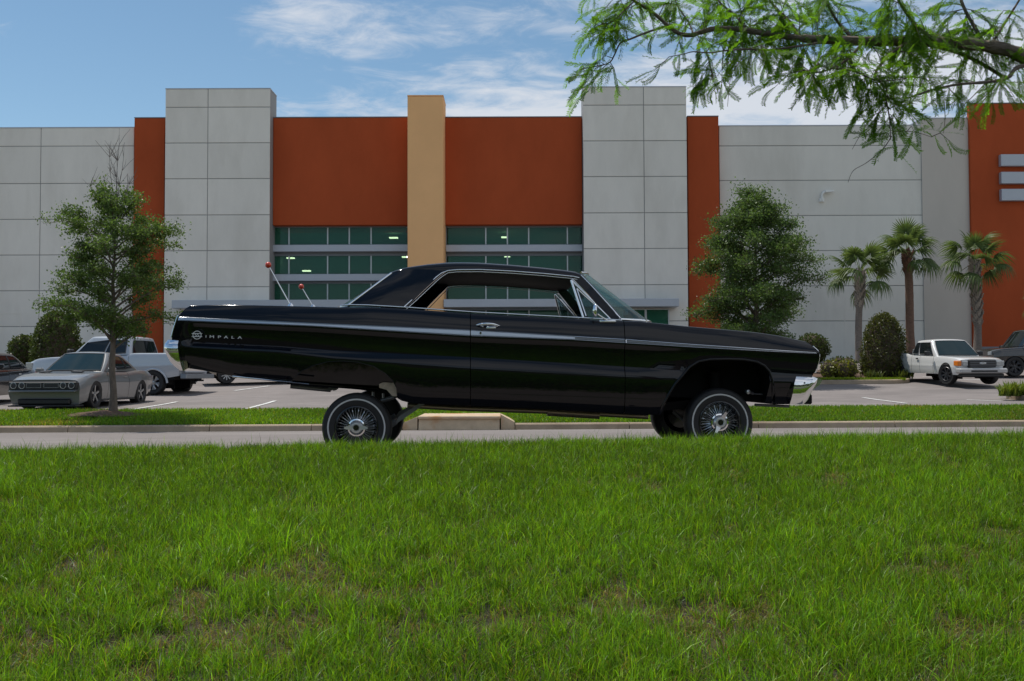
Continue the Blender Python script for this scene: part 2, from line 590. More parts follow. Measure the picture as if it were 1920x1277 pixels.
# storm inlet: slab, throat and side wings
E0 = empty('storm_inlet', (-1.0, 22.2, gz(-1, 22.0)))
tag(E0, 'rust stained concrete storm inlet in the kerb under the black car', 'storm drain')
def child(o, p):
    o.parent = p
    o.matrix_parent_inverse = Matrix.Translation(-p.location)
    return o
bpy.context.view_layer.update()
zi = gz(-1, 22.0)
m = MB(); m.bbox(-2.08, -0.26, 21.93, 23.5, zi + 0.245, zi + 0.315, 0.018); child(m.build('top_slab', M['inlet']), E0)
m = MB(); m.prism([(-2.06, 21.99, zi + 0.244), (-0.28, 21.99, zi + 0.244), (-0.28, 21.90, zi + 0.0), (-2.06, 21.90, zi + 0.0)], (0, 0.15, 0)); child(m.build('face', M['inlet']), E0)
m = MB()
for k in range(42):
    x = -2.04 + k * 0.0415
    m.box(x, x + 0.022, 21.885, 21.90, zi - 0.03, zi + 0.012)
o = child(m.build('grate_teeth', M['under']), E0); o['kind'] = 'stuff'
for s0, s1, h0, h1 in ((-2.42, -2.09, 0.16, 0.30), (-0.25, 0.05, 0.34, 0.18)):
    m = MB()
    m.add([(s0, 21.98, zi - 0.05), (s1, 21.94, zi - 0.05), (s1, 21.94, zi + h1), (s0, 21.98, zi + h0), (s0, 22.6, zi - 0.05), (s1, 22.9, zi - 0.05), (s1, 22.9, zi + h1), (s0, 22.6, zi + h0)],
          [(0, 1, 2, 3), (4, 7, 6, 5), (0, 3, 7, 4), (1, 5, 6, 2), (3, 2, 6, 7), (0, 4, 5, 1)])
    child(m.build('wing', M['inlet']), E0)

# parking bay lines: painted strips laid on the asphalt
def zline(px0, py0, px1, py1, w=0.11):
    """ends given by where they lie on the lot"""
    def hit(px, py):
        d = ray(px, py)
        lo, hi = 20.0, 54.0
        for _ in range(50):
            mid = (lo + hi) / 2
            p = d * (mid / d.y)
            if HC + p.z > gz(p.x, mid): lo = mid
            else: hi = mid
        return d * (lo / d.y)
    a, b = hit(px0, py0), hit(px1, py1)
    d = Vector((b.x - a.x, b.y - a.y, 0)).normalized()
    n = Vector((-d.y, d.x, 0)) * w / 2
    rows = []
    for k in range(7):
        p = a.lerp(b, k / 6)
        rows.append([(q.x, q.y, gz(q.x, q.y) + 0.012) for q in (p - n, p + n)])
    o = MB().grid(rows).build('bay_line', M['line'])
    o['kind'] = 'structure'
zline(250, 768, 332, 754); zline(462, 767, 516, 752); zline(868, 779, 886, 760)
zline(1618, 746, 1700, 757); zline(1812, 750, 1880, 753); zline(1730, 707, 1775, 707.5); zline(1800, 712, 1860, 712.5)
zline(440, 733, 505, 724); zline(1880, 706, 1940, 707)

# raised planting islands with concrete edging
def island(pts, label, zoff=0.15, top=None):
    """pts: outline (x, y)"""
    e = empty('planting_island', (sum(p[0] for p in pts) / len(pts), sum(p[1] for p in pts) / len(pts), 0))
    e['kind'] = 'structure'
    c = Vector((e.location.x, e.location.y, 0))
    inner = [(p[0] + (c.x - p[0]) / max(1e-6, (Vector((p[0], p[1], 0)) - c).length) * 0.18, p[1] + (c.y - p[1]) / max(1e-6, (Vector((p[0], p[1], 0)) - c).length) * 0.18) for p in pts]
    m = MB()
    n = len(pts)
    rows = [[(p[0], p[1], gz(*p) - 0.1) for p in pts + pts[:1]], [(p[0], p[1], gz(*p) + zoff - 0.02) for p in pts + pts[:1]],
            [(p[0] * .85 + q[0] * .15, p[1] * .85 + q[1] * .15, gz(*p) + zoff) for p, q in zip(pts + pts[:1], inner + inner[:1])],
            [(p[0], p[1], gz(*p) + zoff) for p in inner + inner[:1]], [(p[0], p[1], gz(*p) + zoff - 0.03) for p in inner + inner[:1]]]
    m.grid(rows)
    child(m.build('edging', M['kerb'], smooth=40), e)
    m = MB()
    m.add([(p[0], p[1], gz(*p) + zoff - 0.025) for p in inner] + [(c.x, c.y, gz(c.x, c.y) + zoff + 0.05)], [(i, (i + 1) % n, n) for i in range(n)])
    child(m.build('bed', top or M['mulch']), e)
    return e


def rounded(x0, x1, y0, y1, r, n=6):
    out = []
    for cx_, cy_, a0 in ((x1 - r, y1 - r, 0), (x0 + r, y1 - r, 90), (x0 + r, y0 + r, 180), (x1 - r, y0 + r, 270)):
        for k in range(n + 1):
            a = R(a0 + 90 * k / n)
            out.append((cx_ + r * math.cos(a), cy_ + r * math.sin(a)))
    return out


bpy.context.view_layer.update()
island(rounded(3.0, 14.75, 35.9, 42.5, 1.3), '')
island(rounded(14.2, 30.0, 27.0, 29.6, 1.2), '')
# ------------------------------------------------------------------ the store building
YW, YO, YT, YP = 55.0, 54.6, 53.9, 53.1        # plain wall, orange wall, towers, tan pillar
BL = empty('store_building', (0, 55, 1.3))
tag(BL, 'wide retail building of grey concrete panels with orange walls and green glass', 'building')
bpy.context.view_layer.update()


def bpart(m, name, ma, smooth=None, parent=None, label=None):
    o = m.build(name, ma, smooth=smooth)
    p = parent or BL
    o.parent = p
    if parent is None: o.matrix_parent_inverse = Matrix.Translation(-Vector(BL.location))
    if label: o['label'] = label
    return o


ZB = -0.4


def panels(px_edges, py_rows, Y, depth, top_px, ma, name='wall_panel', body=True, pxref=None, bodyname='wall_core'):
    """a wall of tilt-up panels: one piece per cell, joints left open in front of a recessed core"""
    xs = [xat(p, Y) for p in px_edges]
    ref = pxref or (px_edges[0] + px_edges[-1]) / 2
    zt = zat(top_px, Y, ref)
    zs = [zt] + [zat(p, Y, ref) for p in py_rows] + [ZB]
    g = 0.02
    for i in range(len(xs) - 1):
        for j in range(len(zs) - 1):
            m = MB()
            m.bbox(xs[i] + (g if i else 0), xs[i + 1] - (g if i < len(xs) - 2 else 0), Y, Y + 0.035, zs[j + 1] + g, zs[j] - (g if j else 0), 0.008)
            bpart(m, name, ma)
    if body:
        m = MB(); m.box(xs[0] + 0.004, xs[-1] - 0.004, Y + 0.03, Y + depth, ZB, zt - 0.004)
        bpart(m, bodyname, M['joint'])
        m = MB(); m.box(xs[0] - 0.015, xs[-1] + 0.015, Y - 0.02, Y + depth + 0.02, zt + 0.003, zt + 0.05)
        bpart(m, 'parapet_cap', M['alu'])
    return xs, zs


# plain left wall
panels([-560, -330, -130, 74, 249], [274, 344, 411, 478, 545, 612], YW, 20, 240, M['panel'], pxref=124)
# left tower
panels([308, 388, 505], [201, 268, 335, 403, 470, 538, 606], YT, 1.5, 167, M['panel'])
# right tower
panels([1095, 1209, 1289.5], [197, 264, 331, 399, 466, 534, 602], YT, 1.5, 163.5, M['panel'])
# plain right wall
panels([1351, 1731], [273, 338, 404, 470, 536, 602], YW, 20, 236, M['panel'], pxref=1540)
# grey-brown column wall beside it
panels([1731.5, 1822.5], [], YW - 0.07, 2.4, 222, M['panel_warm'], name='column_wall', pxref=1776)


def slab(px0, px1, pt, pb, Y, depth, ma, name, cap=True, ref=None, bev=0.02):
    x0, x1 = xat(px0, Y), xat(px1, Y)
    r_ = ref or (px0 + px1) / 2
    z1 = zat(pt, Y, r_)
    z0 = ZB if pb is None else zat(pb, Y, r_)
    m = MB(); m.bbox(x0, x1, Y, Y + depth, z0, z1, bev)
    o = bpart(m, name, ma)
    if cap:
        m = MB(); m.box(x0 - 0.01, x1 + 0.01, Y - 0.015, Y + depth, z1 + 0.003, z1 + 0.05)
        bpart(m, 'parapet_cap', M['alu_dark'] if ma is M['orange'] else M['tan'])
    return o, x0, x1, z0, z1


slab(249.5, 307, 221.5, None, YO, 3, M['orange'], 'orange_wall')
slab(511, 764.5, 220.5, 422, YO, 3, M['orange'], 'orange_wall')
slab(835, 1092.5, 220, 421, YO, 3, M['orange'], 'orange_wall')
slab(1291.5, 1350, 218.5, None, YO, 3, M['orange'], 'orange_wall')
slab(764, 831.5, 180, None, YP, 2.0, M['tan'], 'tan_pillar', bev=0.03)
slab(1822.5, 2150, 194, None, 54.75, .3, M['orange'], 'orange_wall', ref=1900)
slab(2150, 2600, 236, None, YW, 4, M['panel'], 'far_wall')

# raised outlines low on the plain walls
for (a, b, c, d) in ((1582, 1696, 577, 690), (-60, 40, 587, 690)):
    x0, x1 = xat(a, YW), xat(b, YW)
    z1 = zat(c, YW, (a + b) / 2)
    for bx in ((x0, x0 + .03, ZB, z1), (x1 - .03, x1, ZB, z1), (x0 + .03, x1 - .03, z1 - .03, z1)):
        m = MB(); m.box(bx[0], bx[1], YW - 0.012, YW - 0.001, bx[2], bx[3]); bpart(m, 'reveal_strip', M['panel'])

# window bays: rows of glazing between light horizontal bars
YG = 55.15
for bay, (p0, p1, divs) in enumerate(((513, 764, (542, 614.5, 655, 696)), (838, 1091.5, (911, 951.5, 991.5, 1064)))):
    ref = (p0 + p1) / 2
    x0, x1 = xat(p0, YG), xat(p1, YG)
    rows = [(427, 458.5), (480, 513.5), (532, 563), (582, 640)]
    for ri, (a, b) in enumerate(rows):
        z1, z0 = zat(a, YG, ref), zat(b, YG, ref)
        fm = MB()
        t = 0.07
        fm.box(x0, x1, YG - 0.05, YG + 0.1, z1, z1 + t * 1.6); fm.box(x0, x1, YG - 0.05, YG + 0.1, z0 - t, z0)
        fm.box(x0 - 0.10, x0, YG - 0.055, YG + 0.1, z0 - t, z1 + t * 1.6); fm.box(x1, x1 + 0.10, YG - 0.055, YG + 0.1, z0 - t, z1 + t * 1.6)
        fr = bpart(fm, 'window', M['alu_dark'])
        xs = [x0] + [xat(d, YG) for d in divs] + [x1]
        for q0, q1 in zip(xs[:-1], xs[1:]):
            pm = MB(); pm.box(q0 + 0.035, q1 - 0.035, YG, YG + 0.02, z0, z1)
            bpart(pm, 'pane', M['winglass'], parent=fr)
        for d in xs[1:-1]:
            pm = MB(); pm.box(d - 0.035, d + 0.035, YG - 0.05, YG + 0.06, z0 + .003, z1 - .003)
            bpart(pm, 'mullion', M['mullion'], parent=fr)
        # wall strip between the rows and its sunshade bar
        if ri < 3:
            zn = zat(rows[ri + 1][0], YG, ref)
            m = MB(); m.box(x0 - 0.12, x1 + 0.12, YG - 0.02, YG + 0.3, zn + t * 1.6 + .004, z0 - t - .004); bpart(m, 'spandrel', M['alu_dark'])
    for a, b in ((459, 471.5), (514, 526.5)):
        z1, z0 = zat(a, 54.75, ref), zat(b, 54.75, ref)
        m = MB(); m.bbox(xat(p0 - 2, 54.75), xat(p1 + 1, 54.75), 54.72, 55.08, z0, z1, 0.015); bpart(m, 'sunshade_bar', M['alu'])
    # jamb walls either side of the glazing
    for q0, q1 in ((p0 - 9, p0 - 3), (p1 + 3, p1 + 8)):
        m = MB(); m.box(xat(q0, YG), xat(q1, YG), 54.9, 55.6, ZB, zat(423, YG, ref)); bpart(m, 'jamb', M['alu'])
    # room behind
    zc0, zc1 = ZB, zat(424, YG, ref)
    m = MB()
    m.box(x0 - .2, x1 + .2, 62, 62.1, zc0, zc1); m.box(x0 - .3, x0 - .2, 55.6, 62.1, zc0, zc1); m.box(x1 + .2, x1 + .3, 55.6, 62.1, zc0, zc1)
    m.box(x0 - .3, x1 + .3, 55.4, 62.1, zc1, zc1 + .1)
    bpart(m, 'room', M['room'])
for (px, py, Y, w) in ((738, 446, 58, 16), (945, 445, 57.5, 10), (545, 484, 58, 14), (575, 508, 58, 15), (760, 482, 58, 12), (951, 481, 58, 11)):
    p = at(px, py, Y)
    hw = w / 1867 * Y / 2
    m = MB(); m.box(p.x - hw, p.x + hw, Y - 0.15, Y + 0.15, p.z - 0.03, p.z + 0.03); bpart(m, 'ceiling_light', M['room_lamp'])

# long canopy over the entrance, with the low windows under it
zc1, zc0 = zat(562, 53.2, 800), zat(577, 53.2, 800)
for a, b in ((326, 763), (832.5, 1271)):
    m = MB(); m.bbox(xat(a, 53.2), xat(b, 53.2), 52.9, 54.6 if a < 500 or b > 1100 else 55, zc0, zc1, 0.02)
    bpart(m, 'canopy', M['alu'])
for a, b in ((1168, 1208), (1212, 1252)):
    m = MB()
    z1, z0 = zat(581, 53.85, 1210), zat(640, 53.85, 1210)
    x0, x1 = xat(a, 53.85), xat(b, 53.85)
    m.box(x0 - .06, x1 + .06, 53.82, 53.895, z1, z1 + .06); m.box(x0 - .06, x0, 53.82, 53.895, z0, z1); m.box(x1, x1 + .06, 53.82, 53.895, z0, z1)
    fr = bpart(m, 'window', M['mullion'])
    m = MB(); m.box(x0, x1, 53.86, 53.89, z0, z1); bpart(m, 'pane', M['winglass'], parent=fr)

# three metal bars on the orange wall at the right
for a, b in ((289, 311), (322, 344), (354, 376)):
    z1, z0 = zat(a, 54.45, 1900), zat(b, 54.45, 1900)
    m = MB(); m.bbox(xat(1881, 54.45), xat(2100, 54.45), 54.45, 54.745, z0, z1, 0.02); bpart(m, 'metal_bar', M['alu'])

# wall lamp on an arm
p = at(1540, 376, YW)
m = MB()
m.tube([(p.x, YW - 0.14, p.z), (p.x, YW - 0.14, p.z + 0.30), (p.x + .08, YW - 0.17, p.z + 0.42), (p.x + .22, YW - 0.2, p.z + .46)], 0.075, 8)
m.box(p.x - .12, p.x + .12, YW - 0.15, YW - 0.001, p.z - .08, p.z + .12)
m.add([(p.x + .15, YW - .34, p.z + .40), (p.x + .62, YW - .30, p.z + .47), (p.x + .62, YW - .12, p.z + .47), (p.x + .15, YW - .06, p.z + .40),
       (p.x + .15, YW - .34, p.z + .54), (p.x + .62, YW - .30, p.z + .52), (p.x + .62, YW - .12, p.z + .52), (p.x + .15, YW - .06, p.z + .54)],
      [(0, 1, 2, 3), (4, 7, 6, 5), (0, 4, 5, 1), (1, 5, 6, 2), (2, 6, 7, 3), (3, 7, 4, 0)])
bpart(m, 'wall_lamp', mat('lamp_housing', (0.85, 0.85, 0.83), 0.4), smooth=30)
# low grey plinth in front of the orange wall
m = MB(); m.box(xat(1824, 54.5), xat(2100, 54.5), 54.5, 54.74, ZB, zat(650, 54.5, 1850)); bpart(m, 'plinth', M['alu_dark'])
# ------------------------------------------------------------------ the black coupe
CT = Vector((math.cos(YA), math.sin(YA), 0)); CN = Vector((-math.sin(YA), math.cos(YA), 0))
CE = Vector((0, 8.26, 0)) + CN * 1.0
BK = empty('black_coupe', CE, YA)
tag(BK, 'long black vintage two door hardtop with its tail jacked high on thin whitewall tyres', 'car')


def cp(px, py, v=-1.0):
    """(along, height) on the car's own plane at lateral place v"""
    d = ray(px, py)
    k = (CE - Vector((0, 0, HC))).dot(CN) + v
    k /= d.dot(CN)
    q = Vector((0, 0, HC)) + d * k - CE
    return q.dot(CT), q.z


def table(pts, v=-1.0):
    a = sorted(cp(x, y, v) for x, y in pts)
    return np.array([p[0] for p in a]), np.array([p[1] for p in a])


def ip(tb, u): return np.interp(u, tb[0], tb[1])


T_top = table([(340, 570), (362, 569.5), (400, 569.6), (450, 570), (560, 573), (640, 575), (690, 574.5), (759, 578), (889, 587), (1047, 595), (1093, 597.5), (1150, 600.5), (1180, 601), (1200, 601.5), (1240, 605.5),
               (1297, 611.5), (1397, 620), (1450, 625), (1497, 630), (1511, 633), (1545, 640)])
T_trT = table([(329, 593.2), (587, 605.4), (883, 618.6), (1077, 630), (1173, 635.5), (1300, 645), (1420, 653.0), (1540, 660.6)])
T_trB = table([(329, 600.5), (587, 611.5), (883, 630), (1077, 637.2), (1173, 643), (1300, 651), (1420, 657.5), (1540, 663)])
T_crT = table([(317, 639), (345, 640.5), (357, 642.5), (523, 651), (623, 659), (880, 672), (1163, 689), (1280, 696), (1400, 701), (1560, 707)])
T_crB = table([(317, 646), (345, 647.5), (357, 648.5), (523, 656.5), (623, 668), (880, 686.5), (1163, 702), (1280, 707), (1400, 711), (1560, 716)])
T_sill = table([(317, 690), (343, 692), (357, 695), (390, 699.5), (447, 708), (540, 716), (650, 733), (745, 748), (752, 752), (766, 757), (850, 760), (930, 763.5), (1023, 768), (1140, 774.5), (1213, 779), (1250, 778),
                (1330, 770), (1440, 757), (1452, 757), (1490, 757), (1560, 757)])
ARCH_R = [(541, 716), (552, 706), (568, 694), (590, 684.5), (615, 678.5), (640, 677), (670, 679), (700, 687), (722, 700), (736, 714), (743, 728), (744.5, 747)]
ARCH_F = [(1240, 777), (1244, 762), (1256, 737), (1266, 720), (1279, 705), (1294, 688), (1311, 677.5), (1331, 673.8), (1365, 673), (1397, 674), (1421, 678), (1436, 686), (1446, 697.5), (1450, 712.5), (1452, 730), (1452.6, 756)]
A_R = [cp(*p) for p in ARCH_R]; A_F = [cp(*p) for p in ARCH_F]
REAR = [(352, 569.5), (342, 577), (334, 587), (329, 594), (325.5, 604), (322, 615), (317.5, 632), (319, 645), (330, 670), (343, 692), (345, 705)]
FRONT = [(1509, 632), (1527, 647), (1537, 656), (1540.5, 662), (1540.5, 672), (1535, 693), (1529, 703), (1508, 730), (1489, 757)]
rz_ = sorted((cp(*p)[1], cp(*p)[0]) for p in REAR); fz_ = sorted((cp(*p)[1], cp(*p)[0]) for p in FRONT)
uA, uB = cp(317, 632)[0], cp(1541, 668)[0]


def offL(z): return np.interp(z, [a for a, _ in rz_], [b for _, b in rz_]) - uA
def offR(z): return uB - np.interp(z, [a for a, _ in fz_], [b for _, b in fz_])


U_COVE = cp(349, 620)[0]
def sstep(a, b, x):
    t = np.clip((x - a) / (b - a), 0, 1)
    return t * t * (3 - 2 * t)


def section(u):
    """near half of the cross section at u, from sill up: list of (v, z); natural, without wheel openings"""
    top, trT, trB, crT, crB, sl = (float(ip(t, u)) for t in (T_top, T_trT, T_trB, T_crT, T_crB, T_sill))
    c = float(sstep(U_COVE - 0.03, U_COVE + 0.03, u)) * (1 - 0.55 * float(sstep(cp(1180, 650)[0], cp(1330, 650)[0], u)))
    d = crB - sl
    w = 1.0 - 0.06 * float(sstep(uA + 1.0, uA - 0.1, u)) - 0.045 * float(sstep(uB - 0.9, uB + 0.1, u))
    P = [(.915, sl), (.945, sl + .10 * d), (.972, sl + .34 * d), (.990, sl + .66 * d), (.9985, crB - .10 * d), (1.0, crB - .012), (1.0 - .004 * c, crB),
         (1.0 - .034 * c, crT - .003), (1.0 - .042 * c, crT + .010), (1.0 - .036 * c, crT + .35 * (trB - crT)), (1.0 - .024 * c, trB - .058), (1.0 - .014 * c, trB - .034), (1.0 - .004 * c, trB - .018), (1.0, trB - .010),
         (1.0, trB), (1.0, trT), (.997, trT + .012), (.985, trT + .38 * (top - trT)), (.966, trT + .70 * (top - trT)), (.950, top - .018), (.945, top - .009), (.939, top - .0035), (.930, top - .0008), (.915, top), (.875, top + .003)]
    deck = [(.62, top + .012), (.32, top + .020), (0.0, top + .024)]
    return [(v * w, z) for v, z in P], [(v * w, z) for v, z in deck]


NP_ = len(section(0)[0])


def arch_bottom(u):
    for A in (A_R, A_F):
        if A[0][0] <= u <= A[-1][0]:
            return float(np.interp(u, [a[0] for a in A], [a[1] for a in A]))
    return None


def body_row(u, side):
    near, deck = section(u)
    vs = [p[0] for p in near]; zs = [p[1] for p in near]
    zb = arch_bottom(u)
    out = []
    for k, (v, z) in enumerate(near):
        if zb is not None and z < zb + 0.0035 * k:
            z = zb + 0.0035 * k
            v = float(np.interp(z, zs, vs))
        out.append((v, z))
    out += deck
    # slanted ends
    row = []
    for v, z in out:
        x = u + offL(z) * max(0.0, 1 - (u - uA) / .50) - offR(z) * max(0.0, 1 - (uB - u) / .55)
        row.append((x, side * v, z))
    return row


us = set(np.linspace(uA, uB, 64))
for A in (A_R, A_F):
    for a, b in zip(A[:-1], A[1:]):
        us |= {a[0], (a[0] + b[0]) / 2}
    us |= {A[-1][0], A[0][0] - 0.001, A[-1][0] + 0.001}
us |= {uA + 0.01, uA + .03, uA + .06, uB - .01, uB - .03, uB - .06, U_COVE, U_COVE + .025, U_COVE + .05}
uD0, uD1 = cp(882, 640)[0], cp(1172, 660)[0]
us |= {uD0 - .003, uD0 + .003, uD1 - .003, uD1 + .003}
uC0, uC1 = cp(650, 575, -.85)[0], cp(1192, 600, -.85)[0]
us |= {uC0, uC1}
us = sorted(us)
us = [us[0]] + [b for a, b in zip(us[:-1], us[1:]) if b - a > 0.0006]

quarter, fender, doorN, doorF = MB(), MB(), MB(), MB()
rowsN = [body_row(u, -1) for u in us]; rowsF = [body_row(u, 1) for u in us]
for rows, door in ((rowsN, doorN), (rowsF, doorF)):
    parts = {}
    for i in range(len(us) - 1):
        um = (us[i] + us[i + 1]) / 2
        if abs(um - uD0) < .003 or abs(um - uD1) < .003:
            rng = [k for k in range(NP_ - 1, len(rows[0]) - 1)]          # only the deck runs across the shut lines
            tgt = quarter
            for k in rng:
                if uC0 < um < uC1: continue
                tgt.add([rows[i][k], rows[i][k + 1], rows[i + 1][k + 1], rows[i + 1][k]], [(0, 1, 2, 3)])
            continue
        for k in range(len(rows[0]) - 1):
            if k >= NP_ - 1 and uC0 <= um <= uC1: continue               # open cabin
            if uD0 < um < uD1 and k < NP_ - 1: tgt = door
            elif um > uD1: tgt = fender
            else: tgt = quarter
            parts.setdefault(id(tgt), (tgt, []))[1].append((i, k))
    for tgt, cells in parts.values():
        idx, vs, fs = {}, [], []
        for i, k in cells:
            q = []
            for a, b in ((i, k), (i, k + 1), (i + 1, k + 1), (i + 1, k)):
                if (a, b) not in idx:
                    idx[(a, b)] = len(vs); vs.append(rows[a][b])
                q.append(idx[(a, b)])
            fs.append(tuple(q))
        tgt.add(vs, fs)
# end faces
capR = rowsN[0] + rowsF[0][::-1]
quarter.add(capR, [tuple(range(len(capR)))])
capF = rowsN[-1] + rowsF[-1][::-1]
fender.add(capF, [tuple(range(len(capF)))])


def weld(o, d=0.0004, ang=32):
    import bmesh
    bm = bmesh.new(); bm.from_mesh(o.data)
    bmesh.ops.remove_doubles(bm, verts=bm.verts, dist=d)
    bmesh.ops.recalc_face_normals(bm, faces=bm.faces)
    bm.to_mesh(o.data); bm.free()
    o.data.shade_smooth(); o.data.set_sharp_from_angle(angle=R(ang))
    return o


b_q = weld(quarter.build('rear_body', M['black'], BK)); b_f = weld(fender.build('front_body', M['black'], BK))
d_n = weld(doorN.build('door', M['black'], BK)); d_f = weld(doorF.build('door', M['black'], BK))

# underside: floor, wheel wells, frame
fl = MB()
for (v0, v1, spans) in ((-.56, .56, ((cp(345, 690)[0], cp(1480, 757)[0]),)), (-.90, -.56, ((cp(350, 690)[0], A_R[0][0] - .02), (A_R[-1][0] + .02, A_F[0][0] - .03), (A_F[-1][0] + .02, cp(1480, 757)[0]))),
                        (.56, .90, ((cp(350, 690)[0], A_R[0][0] - .02), (A_R[-1][0] + .02, A_F[0][0] - .03), (A_F[-1][0] + .02, cp(1480, 757)[0])))):
    for a, b in spans:
        n = max(2, int((b - a) / .15))
        rows = []
        for k in range(n + 1):
            u = a + (b - a) * k / n
            z = float(ip(T_sill, u)) + .012
            rows.append([(u, v0, z), (u, v1, z), (u, v1, z + .07), (u, v0, z + .07), (u, v0, z)])
        fl.grid(rows)
        fl.add(rows[0][:4], [(0, 1, 2, 3)]); fl.add(rows[-1][:4], [(0, 1, 2, 3)])
fl.build('floor_pan', M['under'], BK)
for side in (-1, 1):
    for A in (A_R, A_F):
        w = MB()
        zt = max(a[1] for a in A) + .045
        x0, x1 = A[0][0] - .02, A[-1][0] + .02
        vi, vo = side * (.50 if A is A_F else .62), side * .955
        zlo = min(float(ip(T_sill, x0)), float(ip(T_sill, x1))) + .02
        z0_, z1_ = float(ip(T_sill, x0)) + .01, (cp(742, 727)[1] if A is A_R else float(ip(T_sill, x1)) + .01)
        if A is A_F: z0_ = cp(1240, 745)[1]
        prof = [(x0, z0_)] + [(a[0] + (-.02 if a[0] < (x0 + x1) / 2 else .02), a[1] + .04) for a in A[:-1]] + [(x1, z1_)]
        zl_, zh_ = min(z for x, z in prof), max(z for x, z in prof)
        vin = (lambda z: vi) if A is A_F else (lambda z: side * (.775 + .065 * (z - zl_) / (zh_ - zl_)))
        w.add([(x, vin(z), z) for x, z in prof], [tuple(range(len(prof)))])
        w.grid([[(x, vin(z), z) for x, z in prof], [(x, vo, z) for x, z in prof]])
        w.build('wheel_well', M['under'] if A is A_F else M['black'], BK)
        # rolled lip around the opening
        lip = MB()
        pts = [(u, side * (float(np.interp(z, [p[1] for p in section(u)[0]], [p[0] for p in section(u)[0]])) + .002), z) for u, z in A]
        lip.tube(pts, .011 if A is A_F else .003, 8)
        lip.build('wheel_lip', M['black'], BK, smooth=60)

# chrome and brushed side moulding
def strip(ua, ub, fa, fb, name, ma, v0=1.0, th=.008, n=40, side=-1, parent=None):
    m = MB()
    rows = []
    for k in range(n + 1):
        u = ua + (ub - ua) * k / n
        za, zb = fa(u), fb(u)
        nr = section(u)[0]
        w = max(p[0] for p in nr)
        zm = (za + zb) / 2
        x = u + offL(zm) * max(0.0, 1 - (u - uA) / .50) - offR(zm) * max(0.0, 1 - (uB - u) / .55)
        rows.append([(x, side * (w - .004), zb), (x, side * (w + th), zb + (za - zb) * .06), (x, side * (w + th * .9), zb + (za - zb) * .35), (x, side * (w + th * .25), za - (za - zb) * .06), (x, side * (w - .004), za)])
    m.grid(rows)
    for r_ in (rows[0], rows[-1]): m.add(r_, [tuple(range(5))])
    return m.build(name, ma, parent or BK, smooth=40)


fT = lambda u: float(ip(T_trT, u)); fB = lambda u: float(ip(T_trB, u))
uS0, uS1, uS2 = uA + .015, cp(1078, 634)[0], cp(1534, 661)[0]
for side in (-1, 1):
    segs = ((uS0, uD0 - .004), (uD0 + .004, uS1), (uS1, uD1 - .004), (uD1 + .004, uS2))
    for i, (a, b) in enumerate(segs):
        th = .0042 if i < 2 else .0062
        dt = lambda u, th=th: min(th, (fT(u) - fB(u)) * .40)
        strip(a, b, lambda u: fT(u), lambda u: fT(u) - dt(u), 'side_moulding', M['chrome'], th=.010, side=side)
        strip(a, b, lambda u: fB(u) + dt(u), lambda u: fB(u), 'side_moulding', M['chrome'], th=.010, side=side)
        strip(a, b, lambda u: fT(u) - dt(u), lambda u: fB(u) + dt(u), 'moulding_insert', M['trimfill'] if i < 2 else M['alu_dark'], th=.006, side=side)
    m = MB()
    for (a, b) in ((uS0, uS0 + .006), (uD1 + .005, uD1 + .012)):
        strip(a, b, fT, fB, 'moulding_end', M['chrome'], th=.011, n=2, side=side)
    # bright rocker strip under the rear quarter
    m = MB(); m.tube([(cp(x, y)[0], side * .925, cp(x, y)[1]) for x, y in ((432, 706), (470, 709.5), (510, 713.5), (540, 716), (577, 720))], .008, 6); m.build('rocker_moulding', M['chrome'], BK, smooth=60)
    # belt line
    m = MB(); m.tube([(cp(x, y, -.90)[0], side * .90, cp(x, y, -.90)[1] + .004) for x, y in ((640, 574), (655, 572.5), (690, 573), (759, 577), (889, 586), (1047, 594.5), (1093, 597), (1130, 599), (1166, 601.5))], .0065, 8)
    m.build('belt_moulding', M['chrome'], BK, smooth=60)

# ---- roof
VR, VB = .74, .885                                    # half widths at the roof rail and at the belt
PT = lambda px, py, v: (cp(px, py, v)[0], v, cp(px, py, v)[1])
rail = table([(835, 508.5), (860, 507), (900, 507), (960, 510), (1020, 514.5), (1082, 520.5)], -VR)
crown = table([(733, 511), (752, 504), (770, 500.5), (800, 496), (835, 492.8), (865, 492.3), (900, 493), (960, 497), (1020, 502.5), (1060, 507), (1084, 511), (1090, 515)], -.66)
u0, u1 = cp(733, 511, -.66)[0], cp(1090, 515, -.66)[0]
uw = cp(835, 508, -VR)[0]
ro, hl = MB(), MB()
rows, rowh = [], []
for u in np.concatenate([np.linspace(u0, uw, 10), np.linspace(uw, u1, 22)[1:]]):
    zc = float(ip(crown, u))
    zr = float(ip(rail, u)) if u >= uw else None
    if zr is None:                                    # behind the side window the panel runs down into the pillar
        zr = float(ip(rail, uw)) - 0.0
        zr = min(zr, zc - .035)
    d = zc - zr
    half = [(VR + .004, zr), (VR + .002, zr + .30 * d), (VR - .006, zr + .62 * d), (VR - .028, zr + .86 * d), (VR - .07, zc), (.52, zc + .016), (.30, zc + .026), (0, zc + .030)]
    row = [(u, -v, z) for v, z in half] + [(u, v, z) for v, z in half[-2::-1]]
    rows.append(row)
    hh = [(VR - .012, zr + .004), (VR - .05, zr + .018), (.5, zc - .035), (0, zc - .022)]
    rowh.append([(u, -v, z) for v, z in hh] + [(u, v, z) for v, z in hh[-2::-1]])
ro.grid(rows)
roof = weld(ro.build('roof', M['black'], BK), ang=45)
hl.grid(rowh)
hl.build('headliner', M['headliner'], BK, smooth=50)
